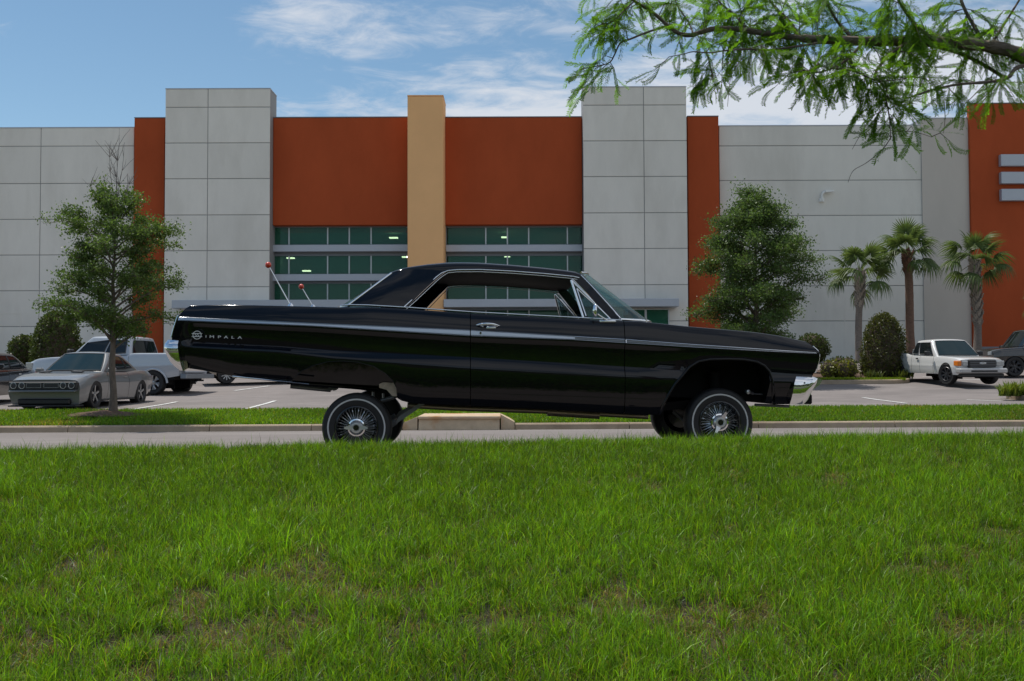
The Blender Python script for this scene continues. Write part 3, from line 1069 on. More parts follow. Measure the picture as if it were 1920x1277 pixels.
# rear pillars (outer sheet, inner sheet, front edge)
for side in (-1, 1):
    top_l = [(735, 512, .735), (757, 505.5, .742), (785, 504.5, .744), (812, 506, .745), (835, 509, .744)]
    bot_l = [(652, 573.5, .895), (680, 574, .90), (706, 575, .90), (735, 576, .90), (762, 577.5, .90)]
    rows = []
    for k in range(9):
        t = k / 8
        r_ = []
        for (ax, ay, av), (bx, by, bv) in zip(top_l, bot_l):
            v = av + (bv - av) * t + .012 * math.sin(math.pi * t)
            px, py = ax + (bx - ax) * t, ay + (by - ay) * t
            if ax > 800: px -= 6 * math.sin(math.pi * t) * 0.5
            u, z = cp(px, py, -v)
            r_.append((u, side * v, z))
        rows.append(r_)
    m = MB(); m.grid(rows); m.grid([[(p[0], p[1] - side * .05, p[2]) for p in r_] for r_ in rows])
    m.grid([[r_[-1] for r_ in rows], [(r_[-1][0], r_[-1][1] - side * .05, r_[-1][2]) for r_ in rows]])
    m.grid([[r_[0] for r_ in rows], [(r_[0][0], r_[0][1] - side * .05, r_[0][2]) for r_ in rows]])
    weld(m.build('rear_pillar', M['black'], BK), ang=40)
    # bright edge of the rear window
    m = MB(); m.tube([(r_[0][0] - .004, r_[0][1], r_[0][2]) for r_ in rows], .009, 8); m.build('rear_window_moulding', M['chrome'], BK, smooth=60)
    # drip rail: two bright lines from the pillar foot over the side window to the windscreen
    path = [(757, 576, .905), (775, 560, .862), (800, 536.5, .808), (818, 519.5, .772), (828, 512, .757), (840, 507.5, .750), (858, 505.8, .749), (900, 505.5, .749), (960, 508.5, .749), (1020, 513, .749), (1075, 518.5, .749), (1086, 521, .752)]
    for off, rr in ((0, .0055), (5.2, .004)):
        m = MB(); m.tube([(cp(x + (off * .9 if x < 830 else 0), y + (off * .75), -v)[0], side * (v - (.006 if off else 0)), cp(x, y + off * .75, -v)[1]) for x, y, v in path], rr, 8)
        m.build('drip_rail', M['chrome'], BK, smooth=60)
    # windscreen pillar
    a = [(1086, 517, .735), (1104, 535.5, .765), (1123, 556, .80), (1142, 577, .845), (1160, 598, .885)]
    m = MB()
    r0 = [(cp(x - 12, y + 5, -v)[0], side * (v + .006), cp(x - 12, y + 5, -v)[1]) for x, y, v in a]
    r1 = [(cp(x + 3, y - 1, -v)[0], side * (v + .010), cp(x + 3, y - 1, -v)[1]) for x, y, v in a]
    r2 = [(cp(x + 6, y - 3, -v)[0], side * (v - .02), cp(x + 6, y - 3, -v)[1]) for x, y, v in a]
    r3 = [(p[0], p[1] - side * .05, p[2]) for p in r0]
    m.grid([r0, r1, r2, r3, r0])
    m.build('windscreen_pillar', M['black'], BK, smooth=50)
    m = MB(); m.tube(r1, .005, 6); m.build('pillar_moulding', M['chrome'], BK, smooth=60)
    m = MB(); m.tube([(p[0] - .008, p[1], p[2] - .004) for p in r0], .0045, 6); m.build('pillar_moulding', M['chrome'], BK, smooth=60)
    # vent window
    V = .865
    A_, B_, C_ = PT(1071, 525.5, -.785), PT(1094, 597, -.875), PT(1144, 598, -.885)
    A_, B_, C_ = [Vector((p[0], side * abs(p[1]), p[2])) for p in (A_, B_, C_)]
    m = MB()
    for p, q, rr in ((A_, B_, .011), (A_, C_, .008), (B_, C_, .006)): m.tube([p, q], rr, 8)
    vw = m.build('vent_window', M['chrome'], BK, smooth=60)
    iA, iB, iC = A_.lerp((B_ + C_) / 2, .22), B_.lerp(C_, .10) + Vector((0, 0, .02)), C_.lerp(A_, .14) + Vector((0, 0, -.004))
    m = MB()
    for p, q in ((iA, iB), (iA, iC)): m.tube([p, q], .0045, 6)
    m.build('vent_frame', M['chrome'], vw, smooth=60)
    m = MB(); m.prism([A_, B_, C_], (0, -side * .005, 0)); m.build('vent_pane', M['ventglass'], vw)
# windscreen and rear window: curved sheets of glass
def screen(name, ma, topc, botc, bulge_t, bulge_b):
    rows = []
    for k in range(9):
        t = k / 8
        row = []
        for j in range(13):
            s = -1 + 2 * j / 12
            v = (topc[2] + (botc[2] - topc[2]) * t) * s
            bl = (bulge_t + (bulge_b - bulge_t) * t) * (1 - abs(s) ** 4)
            row.append((topc[0] + (botc[0] - topc[0]) * t + bl, v, topc[1] + (botc[1] - topc[1]) * t + .02 * (1 - t) * (1 - s * s)))
        rows.append(row)
    m = MB(); m.grid(rows)
    o = m.build(name, ma, BK, smooth=60)
    return rows
tu, tz = cp(1089, 511.5, -.70); bu, bz = cp(1163, 599, -.86)
rw = screen('windscreen', M['autoglass'], (tu, tz, .70), (bu, bz, .86), .11, .36)
m = MB(); m.tube([(p[0], p[1], p[2] + .002) for p in rw[0]], .010, 8); m.tube([(p[0], p[1], p[2]) for p in rw[-1]], .012, 8)
m.build('windscreen_moulding', M['chrome'], BK, smooth=60)
tu2, tz2 = cp(737, 512, -.70); bu2, bz2 = cp(655, 573, -.86)
rw2 = screen('rear_window', M['autoglass'], (tu2, tz2, .70), (bu2, bz2, .86), -.06, -.16)
m = MB(); m.tube([(p[0], p[1], p[2]) for p in rw2[-1]], .012, 8); m.build('rear_window_moulding', M['chrome'], BK, smooth=60)

# ---- cabin: tub, seats, dash, steering wheel
tub = MB()
zf = .66
uT0 = cp(765, 600, -.8)[0]
for s in (-1, 1):
    rows = []
    for k in range(13):
        u = uT0 + (uC1 - uT0) * k / 12
        zt = float(ip(T_top, u))
        rows.append([(u, s * .872, zt - .002), (u, s * .80, zt - .03), (u, s * .79, zf)])
    tub.grid(rows)
tub.add([(uT0, -.79, zf), (uC1, -.79, zf), (uC1, .79, zf), (uT0, .79, zf)], [(0, 1, 2, 3)])
za, zb = float(ip(T_top, uT0)), float(ip(T_top, uC1))
tub.add([(uT0, -.85, zf), (uT0, .85, zf), (uT0, .85, za - .02), (uT0, -.85, za - .02)], [(0, 1, 2, 3)])
tub.add([(uC0, -.875, float(ip(T_top, uC0)) - .015), (uT0, -.875, za - .02), (uT0, .875, za - .02), (uC0, .875, float(ip(T_top, uC0)) - .015)], [(0, 1, 2, 3)])
tub.add([(uC1, -.85, zf), (uC1, .85, zf), (uC1, .85, zb), (uC1, -.85, zb)], [(0, 1, 2, 3)])
tub.build('cabin_trim', M['interior'], BK)
for nm, pu, h in (('front_seat', cp(960, 600, 0)[0], .02), ('rear_seat', cp(830, 600, 0)[0], .03)):
    m = MB(); m.bbox(pu, pu + .55, -.70, .70, zf + .08, zf + .26, .05); m.prism([(pu, -.70, zf + .2), (pu + .16, -.70, zf + .2), (pu - .02, -.70, zf + .52), (pu - .16, -.70, zf + .50)], (0, 1.40, 0))
    m.build(nm, M['interior'], BK, smooth=40)
m = MB(); m.bbox(uC1 - .35, uC1 - .02, -.78, .78, zb - .22, zb - .02, .04); m.build('dashboard', M['interior'], BK, smooth=40)
sw = MB()
cst = Vector((cp(1072, 600, .36)[0], .38, zb - .06)); ax = Vector((-.75, 0, .66)).normalized(); sx = Vector((0, 1, 0)); sy = ax.cross(sx)
sw.tube([cst + (sx * math.cos(t) + sy * math.sin(t)) * .19 for t in np.linspace(0, 2 * math.pi, 25)], .013, 6)
sw.tube([cst - sx * .19, cst, cst + sx * .19], .012, 6); sw.tube([cst, cst - ax * .35], .02, 6)
sw.build('steering_wheel', M['black_satin'], BK, smooth=60)

# ---- mirror, handle, lock, wiper pivot
mu, mz = cp(1114, 583, -.93)
m = MB(); m.lathe([(.001, -.028), (.03, -.024), (.048, -.008), (.052, .008), (.046, .014), (.001, .012)], 18, axis='x')
m.v = [(x * .8 + mu, y * .62 - .985, z * 1.15 + mz) for x, y, z in m.v]
bu_, bz_ = cp(1138, 603, -.95)
m.tube([(mu + .02, -.985, mz - .03), (mu + .06, -.97, mz - .055), (bu_, -.955, bz_ + .012)], .007, 8)
m.bbox(bu_ - .065, bu_ + .075, -.965, -.935, bz_ - .008, bz_ + .012, .006)
m.build('door_mirror', M['chrome'], BK, smooth=50)
hu, hz = cp(915, 609.5, -1)
hw = cp(937, 610)[0] - cp(893, 610)[0]
hv = -.985
m = MB()
m.tube([(hu - hw / 2 + hw * t, hv - .010 - .030 * math.sin(math.pi * min(1, max(0, t * 1.06 - .03))) ** .5, hz + .012 * math.sin(math.pi * t) - .006 * t) for t in np.linspace(0, 1, 13)], [.004, .008, .010, .011, .011, .011, .011, .011, .011, .010, .008, .006, .003], 8)
m.tube([(hu - hw * .27, hv - .026, hz - .002), (hu - hw * .20, hv + .004, hz - .02)], .012, 8)
m.bbox(hu - hw * .08, hu + hw * .34, hv - .012, hv + .01, hz - .030, hz - .012, .004)
m.build('handle', M['chrome'], d_n, smooth=50)
ku, kz = cp(901, 624.5, -1)
m = MB(); m.lathe([(.0005, -1.0165), (.008, -1.0165), (.010, -1.012), (.010, -1.0)], 14, c=(ku, 0, kz), axis='y'); m.build('key_lock', M['chrome'], d_n, smooth=40)
wu, wz = cp(1211, 600, -.62)
m = MB(); m.tube([(wu, -.62, wz - .03), (wu, -.62, wz + .004)], .012, 8); m.tube([(wu, -.62, wz), (wu - .05, -.3, wz + .012), (wu - .02, -.05, wz + .03)], .005, 6); m.build('wiper', M['chrome'], BK, smooth=40)

# ---- lettering and round badge on the rear quarter
def text_mesh(txt, size, depth=.003):
    cu = bpy.data.curves.new('lettering', 'FONT')
    cu.body = txt; cu.size = size; cu.extrude = depth
    cu.align_x = 'CENTER'
    o = bpy.data.objects.new('lettering', cu)
    COL.objects.link(o)
    bpy.context.view_layer.update()
    me = bpy.data.meshes.new_from_object(o.evaluated_get(bpy.context.evaluated_depsgraph_get()))
    bpy.data.objects.remove(o); bpy.data.curves.remove(cu)
    return me


VC = -.953
for ch, px in zip('IMPALA', (386.3, 397.3, 411.3, 423.9, 436.4, 449.7)):
    u, z = cp(px, 634.0 - .5 + (px - 386) * .028, VC)
    me = text_mesh(ch, .031)
    for v in me.vertices: v.co.x *= 1.7 if ch != 'I' else 1.2
    o = link('letter', me, M['letter'], b_q)
    o.rotation_euler = (R(90), R(2.6), 0); o.location = (u, VC - .002, z)
u, z = cp(369.5, 628.3, VC)
m = MB(); m.lathe([(.031, -.004), (.035, -.004), (.036, .006), (.030, .006)], 28, axis='y', close=True)
m.v = [(x + u, y + VC - .002, zz + z) for x, y, zz in m.v]
for dz in (-.013, .013): m.box(u - .042, u + .042, VC - .007, VC + .004, z + dz - .0022, z + dz + .0022)
m.build('badge', M['letter'], b_q, smooth=40)
o = link('badge_letters', text_mesh('SS', .034), M['letter'], b_q)
for v in o.data.vertices: v.co.x *= 1.25
o.rotation_euler = (R(90), 0, 0); o.location = (u, VC - .003, z - .0115)

# ---- rear: bumper, chrome edge, tail panel with round lamps
bz1, bz0 = cp(320, 637)[1], cp(336, 694)[1]
def bump_prof(px_list): return [cp(x, y) for x, y in px_list]
rbp = bump_prof([(331, 638), (311, 636.5), (306.5, 645), (306.5, 655), (313, 672), (322, 685), (336, 695)])   # end view outline, near end
m = MB()
rows = []
for s in np.linspace(-1, 1, 25):
    a = abs(s)
    bow = -.10 * (1 - a ** 3)
    cut = 0.0
    row = []
    for (u, zz) in rbp:
        row.append((u + bow * (0.6 if u > rbp[0][0] - .02 else 1.0), s * .915, zz))
    row.append((rbp[-1][0] + .05 + bow, s * .915, rbp[-1][1] + .02)); row.append((rbp[0][0] + .03 + bow, s * .915, rbp[0][1] + .0))
    rows.append(row)
m.grid(rows)
for r_ in (rows[0], rows[-1]):
    m.add([(p[0], p[1], p[2]) for p in r_], [tuple(range(len(r_)))])
# wrap-around ends lying on the flanks, rounded from top to bottom
def bumper_end(m, side, ends, front, prof):
    e_ = [cp(*p) for p in ends]; f_ = [cp(*p) for p in front]
    rr = []
    for t, dv in ((0, -.022), (.12, -.004), (.35, .003), (.7, .004), (1, .002), (1, -.05)):
        rr.append([(f[0] + (e[0] - f[0]) * t, side * (.988 + dv + p), f[1] + (e[1] - f[1]) * t) for e, f, p in zip(e_, f_, prof)])
    m.grid(rr)


for side in (-1, 1):
    bumper_end(m, side, ((331.5, 638), (332.2, 645), (333, 653), (334.2, 664), (335.6, 676), (337, 686), (338.5, 694.5)), ((310, 636.5), (306.5, 644), (306, 653), (309, 664), (315, 677), (322, 686), (333, 695)), (-.040, -.004, .006, -.002, -.014, -.030, -.050))
m.build('rear_bumper', M['chrome'], BK, smooth=60)
for side in (-1, 1):
    m = MB(); m.tube([(cp(x, y)[0] - .004, side * .935, cp(x, y)[1]) for x, y in ((332, 590), (329, 594), (325.5, 604), (322, 615), (317.5, 632))], .007, 8); m.build('tail_edge_moulding', M['chrome'], BK, smooth=60)
uT = cp(322, 615)[0]
m = MB(); m.prism([(cp(327, 600)[0] - .012, -.80, cp(327, 600)[1]), (cp(318.5, 630)[0] - .012, -.80, cp(318, 630)[1]), (cp(318.5, 630)[0] + .05, -.80, cp(318, 630)[1]), (cp(327, 600)[0] + .05, -.80, cp(327, 600)[1])], (0, 1.60, 0)); m.build('tail_panel', M['trimfill'], BK)
for s in (-1, 1):
    for k in range(3):
        c = (cp(322, 615)[0] - .018, s * (.70 - .17 * k), cp(322, 615)[1])
        m = MB(); m.lathe([(.0005, -.022), (.04, -.018), (.05, -.008), (.055, 0)], 20, c=c, axis='x'); m.build('tail_lamp', M['red_lens'], BK, smooth=40)

# ---- front: bumper, grille, lamps
fb = bump_prof([(1495, 705.5), (1522, 705), (1541, 708.5), (1548.5, 713), (1543, 722), (1530, 731), (1521, 750), (1513, 758.5), (1484, 758.5)])
m = MB(); rows = []
for s in np.linspace(-1, 1, 25):
    bow = .10 * (1 - abs(s) ** 3)
    k = 1 - abs(s) ** 6
    rows.append([(u + bow, s * .92, zz) for u, zz in fb])
m.grid(rows)
for r_ in (rows[0], rows[-1]): m.add(r_, [tuple(range(len(r_)))])
for side in (-1, 1):
    bumper_end(m, side, ((1496, 705.5), (1493, 711), (1490.5, 718), (1489, 726), (1487.5, 736), (1485.5, 748), (1484, 758.5)), ((1530, 706.5), (1536, 710), (1534, 718), (1528, 728), (1522, 738), (1518, 749), (1512, 758)), (-.030, -.006, .002, .003, .000, -.012, -.034))
m.build('front_bumper', M['chrome'], BK, smooth=60)
u, z = cp(1509, 718)
m = MB(); m.lathe([(.0005, -1.002), (.007, -1.0), (.009, -.99)], 12, c=(u, 0, z), axis='y'); m.build('bumper_bolt', M['alu_dark'], BK, smooth=40)
fzc, fzl = cp(1540, 668)[1], cp(1534, 700)[1]
m = MB(); m.bbox(uB - .06, uB + .012, -.80, .80, fzl, fzc + .02, .01); m.build('grille', M['black_satin'], BK)
for k in range(6):
    m = MB(); zz = fzl + .02 + k * (fzc - fzl) / 6; m.box(uB + .012, uB + .02, -.50, .50, zz, zz + .006); m.build('grille_bar', M['chrome'], BK)
for s in (-1, 1):
    for k in range(2):
        c = (uB + .012, s * (.76 - .17 * k), (fzc + fzl) / 2 + .01)
        m = MB(); m.lathe([(.082, 0), (.078, .016), (.068, .018)], 24, c=c, axis='x'); hlm = m.build('headlight', M['chrome'], BK, smooth=40)
        m = MB(); m.lathe([(.068, .012), (.04, .022), (.0005, .026)], 24, c=c, axis='x'); m.build('lens', M['clear_lens'], hlm, smooth=50)
m = MB(); m.tube([(cp(x, y)[0] + .003, -.93, cp(x, y)[1]) for x, y in ((1529, 649), (1538, 657), (1541, 664), (1541, 673), (1536, 692))], .006, 8); m.tube([(cp(x, y)[0] + .003, .93, cp(x, y)[1]) for x, y in ((1529, 649), (1538, 657), (1541, 664), (1541, 673), (1536, 692))], .006, 8); m.build('nose_moulding', M['chrome'], BK, smooth=60)

# ---- antennas with red balls
for (bx, by, tx, ty, v, r_) in ((545, 573, 503, 497, -.62, .0265), (587, 575, 565, 537.5, .72, .0265)):
    a = Vector((cp(bx, by, v)[0], v, cp(bx, by, v)[1])); b = Vector((cp(tx, ty, v)[0], v, cp(tx, ty, v)[1]))
    m = MB(); m.tube([a - Vector((0, 0, .04)), a, b], [.012, .0055, .004], 8); m.lathe([(.026, -.035), (.024, 0), (.012, .018), (.0005, .026)], 14, c=tuple(a), axis='z')
    an = m.build('aerial', M['chrome'], BK, smooth=50)
    m = MB(); m.lathe([(r_ * math.sin(t), -r_ * math.cos(t)) for t in np.linspace(.02, math.pi - .02, 14)], 20, c=tuple(b), axis='z'); m.build('red_ball', M['red_ball'], an, smooth=80)

# ---- wheels
def wire_wheel():
    e = empty('wheel', (0, 0, 0), 0, BK)
    m = MB(); m.lathe([(.172, -.068), (.190, -.076), (.215, -.080), (.245, -.082), (.268, -.078), (.283, -.066), (.2905, -.045), (.2925, 0), (.2905, .045), (.283, .066), (.268, .078), (.215, .080), (.172, .068)], 56)
    for k in range(56):          # tread blocks hinted at the shoulder
        pass
    m.build('tyre', M['rubber'], e, smooth=40)
    m = MB(); m.lathe([(.2295, -.0808), (.2305, -.0838), (.2420, -.0838), (.2430, -.0808)], 56); m.build('whitewall', M['white_rubber'], e, smooth=40)
    m = MB(); m.lathe([(.176, -.066), (.180, -.078), (.172, -.080), (.164, -.070), (.152, -.030), (.146, .03), (.13, .06), (.02, .06)], 56); m.build('rim', M['rim_dark'], e, smooth=35)
    m = MB()
    rr = random.Random(3)
    for k in range(36):
        for row, (r0, y0, r1, y1, da) in enumerate(((.058, -.070, .146, -.020, .10), (.060, -.045, .150, .012, -.10), (.058, -.07, .150, -.045, -.05))):
            if row == 2 and k % 2: continue
            a0 = 2 * math.pi * (k + .33 * row) / 36
            p = Vector((r0 * math.cos(a0), y0, r0 * math.sin(a0))); q = Vector((r1 * math.cos(a0 + da), y1, r1 * math.sin(a0 + da)))
            m.tube([p, q], .0019, 4, caps=False)
            m.tube([q - (q - p) * .16, q], .0034, 5)
    o = m.build('spokes', M['spoke'], e); o['kind'] = 'stuff'
    m = MB(); m.lathe([(.080, .0), (.080, -.060), (.074, -.072), (.062, -.074), (.058, -.064)], 36); m.build('hub_ring', M['chrome'], e, smooth=35)
    for k in range(12):
        pass
    m = MB(); m.lathe([(.058, -.064), (.054, -.092), (.044, -.102), (.030, -.103), (.026, -.099), (.0005, -.099)], 32)
    for s in (0, math.pi):
        c, sn = math.cos(s), math.sin(s)
        w = [(.040, -.104, .021), (.070, -.112, .013), (.097, -.116, .010), (.097, -.116, -.010), (.070, -.112, -.013), (.040, -.104, -.021)]
        w = [(x * c - z * sn, y, x * sn + z * c) for x, y, z in w]
        m.prism(w, (0, .012, 0))
    m.build('knock_off', M['hubsteel'], e, smooth=35)
    m = MB(); m.lathe([(.0005, -.1005), (.024, -.1005), (.024, -.099)], 24); m.box(-.015, .015, -.1025, -.1004, -.007, .007); m.build('centre_chip', M['rim_dark'], e)
    return e


w0 = wire_wheel()
ur, zr_ = cp(668, 802, -.86); uf, zf_ = cp(1350.5, 792, -.86)
for i, (u, z, v, spin, rz) in enumerate(((ur, zr_, -.775, 0, 0), (uf, zf_, -.775, 62, 0), (ur, zr_, .775, 20, math.pi), (uf, zf_, .775, -35, math.pi))):
    w = w0 if i == 0 else copy_tree(w0, BK)
    w.location = (u, v, z)
    w.rotation_euler = (0, -R(spin), rz)

for v in (-.545, .545):
    m = MB(); m.tube([(cp(x, y, -.545)[0], v, cp(x, y, -.545)[1]) for x, y in ((538, 716), (600, 720.5), (660, 725), (712, 729.5))], .022, 10); m.build('frame_rail', M['black'], BK, smooth=60)
M['exhaust'] = mat('exhaust_steel', (0.45, 0.37, 0.27), 0.35, metal=0.8)
M['red_inner'] = mat('oxide_panel', (0.075, 0.028, 0.024), 0.6, var=.3, vscale=12)
# ---- axle, arms, springs, exhaust
m = MB(); m.tube([(ur, -.70, zr_), (ur, .70, zr_)], .045, 12); m.lathe([(.05, -.16), (.12, -.09), (.15, 0), (.12, .09), (.05, .16)], 16, c=(ur, 0.02, zr_), axis='y')
m.build('rear_axle', M['under_metal'], BK, smooth=50)
for v in (-.52, .52):
    a = Vector((cp(742, 790, v)[0], v, cp(742, 790, -.52)[1])); b = Vector((cp(800, 752, -.52)[0], v, cp(800, 752, -.52)[1]))
    m = MB()
    dz = Vector((.03, 0, .045))
    m.prism([a - dz, a + dz, b + dz * .7, b - dz * .7], (0, .05, 0)); m.tube([a - (b - a) * .25, a], .03, 8)
    m.build('trailing_arm', M['under_metal'], BK)
    # hydraulic rams standing on the axle
    for px in (700, 719):
        c0 = cp(px, 724, -.52); c1 = cp(px, 752 if px == 719 else 760, -.52)
        m = MB(); m.tube([(c0[0], v, c0[1] + .05), (c0[0], v, c1[1])], .013 if px == 700 else .010, 10); m.build('hydraulic_ram', M['under_metal'], BK, smooth=50)
    c0 = cp(716, 741, -.52); c1 = cp(737, 748, -.52)
    m = MB(); m.tube([(cp(715, 751, -.5)[0], v, cp(715, 751, -.5)[1]), (cp(738, 745, -.5)[0], v, cp(738, 745, -.5)[1])], .02, 8); m.build('upper_link', M['under_metal'], BK, smooth=50)
    # wheel-house corner behind the rear wheel, sunlight put into its pale colour
    if v < 0:
        m = MB(); m.prism([(cp(x, y, -.80)[0], -.80, cp(x, y, -.80)[1]) for x, y in ((711, 720), (718, 717), (743, 718), (744, 743), (736, 743), (725, 731), (711, 727))], (0, .25, 0)); m.build('wheelhouse_panel', mat('sunlit_wheelhouse', (0.52, 0.42, 0.32), 0.6, var=.3, vscale=20), BK)
for v in (-.30, .30):
    m = MB(); m.tube([(cp(764, 757, -.3)[0], v, cp(764, 760, -.3)[1]), (cp(850, 763, -.3)[0], v, cp(850, 765, -.3)[1]), (cp(1026, 768, -.3)[0], v, cp(1026, 771, -.3)[1])], .026, 10)
    m.tube([(cp(1026, 768, -.3)[0], v, cp(1026, 772, -.3)[1]), (cp(1124, 774, -.3)[0], v, cp(1124, 778, -.3)[1])], .038, 12); m.tube([(cp(1124, 774, -.3)[0], v, cp(1124, 776, -.3)[1]), (cp(1215, 778, -.3)[0], v, cp(1215, 781, -.3)[1])], .026, 10)
    m.build('exhaust_pipe', M['exhaust'], BK, smooth=50)
m = MB()
pt = lambda x, y: (cp(x, y, -.35)[0], cp(x, y, -.35)[1])
for dx in (0, 7, 13):
    m.tube([(pt(612 + dx, 715)[0] + .045 * math.sin(t), -.35 - .02, pt(612 + dx, 716)[1] - .045 * (1 - math.cos(t)) * .75) for t in np.linspace(0, math.pi, 9)], .012, 8)
m.tube([(pt(545, 722)[0], -.35, pt(545, 724)[1]), (pt(620, 731)[0], -.35, pt(620, 731)[1])], .022, 10)
m.build('tail_pipe', M['under_metal'], BK, smooth=50)
m = MB(); m.tube([(uf, -.66, zf_), (uf - .12, -.30, zf_ + .1)], .04, 8); m.tube([(uf, .66, zf_), (uf - .12, .30, zf_ + .1)], .04, 8)
m.tube([(uf + .05, -.66, zf_ + .10), (uf + .1, -.35, zf_ + .33)], .03, 8); m.tube([(uf + .05, .66, zf_ + .10), (uf + .1, .35, zf_ + .33)], .03, 8); m.tube([(uf - .1, -.4, zf_ + .06), (uf - .1, .4, zf_ + .06)], .05, 8)
m.build('front_suspension', M['under'], BK, smooth=50)
for v in (-.56, .56):
    m = MB(); m.lathe([(.06, -.12), (.06, .25)], 14, c=(uf + .03, v, zf_ + .18), axis='z'); m.build('front_spring', M['under'], BK, smooth=50)
# radiator side seen through the wheel opening, and the low valance behind the front bumper
m = MB(); m.bbox(cp(1460, 757)[0], cp(1535, 757)[0], -.85, .85, cp(1500, 758)[1] - .005, cp(1500, 740)[1], .01); m.build('valance', M['under'], BK)

# pieces seen inside the front wheel opening
q = lambda x, y, v: (cp(x, y, v)[0], v, cp(x, y, v)[1])
m = MB(); m.prism([q(1375, 680, -.47), q(1408, 680, -.47), q(1410, 722, -.47), q(1380, 722, -.47)], (0, .02, 0)); m.build('inner_panel', M['red_inner'], BK)
m = MB(); m.tube([q(1371, 676, -.46), q(1373, 726, -.46)], .010, 8); m.build('shock_absorber', M['under_metal'], BK, smooth=50)
m = MB(); m.tube([q(1412, 738, -.60), q(1446, 741, -.60)], .006, 6); m.tube([q(1398, 733, -.62), q(1412, 738, -.60)], .014, 8); m.build('sway_bar', M['under_metal'], BK, smooth=50)
m = MB(); m.lathe([(.001, -.015), (.018, -.012), (.022, 0), (.018, .012), (.001, .015)], 12, c=q(1403, 735, -.66), axis='y'); m.build('ball_joint', M['hubsteel'], BK, smooth=60)
m = MB(); m.tube([q(1262, 772, -.3), q(1285, 790, -.3)], .016, 8); m.build('tie_rod', M['under_metal'], BK, smooth=50)
m = MB(); m.tube([q(1415, 759, -.5), q(1480, 762, -.5)], .012, 8); m.build('front_stay', M['under_metal'], BK, smooth=50)
# ------------------------------------------------------------------ parked vehicles
def P1(pts): return np.array([p[0] for p in pts]), np.array([p[1] for p in pts])


def road_wheel(parent, x, y, r, w, side, style, rim_mat, steer=0.0):
    e = empty('wheel', (x, y, r), steer, parent)
    ri = r * .66
    h = w / 2
    m = MB(); m.lathe([(ri, h * .85), (ri * 1.12, h), (r * .93, h * .96), (r * .985, h * .72), (r, h * .3), (r, -h * .3), (r * .985, -h * .72), (r * .93, -h * .96), (ri, -h * .85)], 36); m.build('tyre', M['rubber'], e, smooth=40)
    o = side
    m = MB(); m.lathe([(ri * 1.01, o * h * .86), (ri * .96, o * h * .97), (ri * .90, o * h * .80), (ri * .86, -o * h * .3), (.02, -o * h * .3)], 36); m.build('rim', M['alloy_dark'] if style != 'steel' else rim_mat, e, smooth=40)
    m = MB()
    n = {'five': 5, 'six': 6, 'steel': 8, 'twin': 10}[style]
    for k in range(n):
        a = 2 * math.pi * k / n + .3
        c, s = math.cos(a), math.sin(a)
        w0, w1 = {'five': (.055, .085), 'six': (.05, .11), 'steel': (.05, .06), 'twin': (.03, .03)}[style]
        q = []
        for rad, hw, yy in ((ri * .16, w0, h * .70), (ri * .95, w1 * .6 if style == 'five' else w1, h * .82)):
            q.append(((rad * c - hw / 2 * s), o * yy, (rad * s + hw / 2 * c))); q.append(((rad * c + hw / 2 * s), o * yy, (rad * s - hw / 2 * c)))
        m.prism([q[0], q[1], q[3], q[2]], (0, -o * .03, 0))
        if style == 'six':
            for da in (-.26, .26):
                c2, s2 = math.cos(a + da), math.sin(a + da)
                m.tube([(ri * .5 * c, o * h * .78, ri * .5 * s), (ri * .92 * c2, o * h * .84, ri * .92 * s2)], .022, 5)
    m.lathe([(ri * .24, o * h * .5), (ri * .22, o * h * .78), (ri * .10, o * h * .82), (.001, o * h * .82)], 18)
    m.build('spokes', rim_mat, e, smooth=35)
    return e


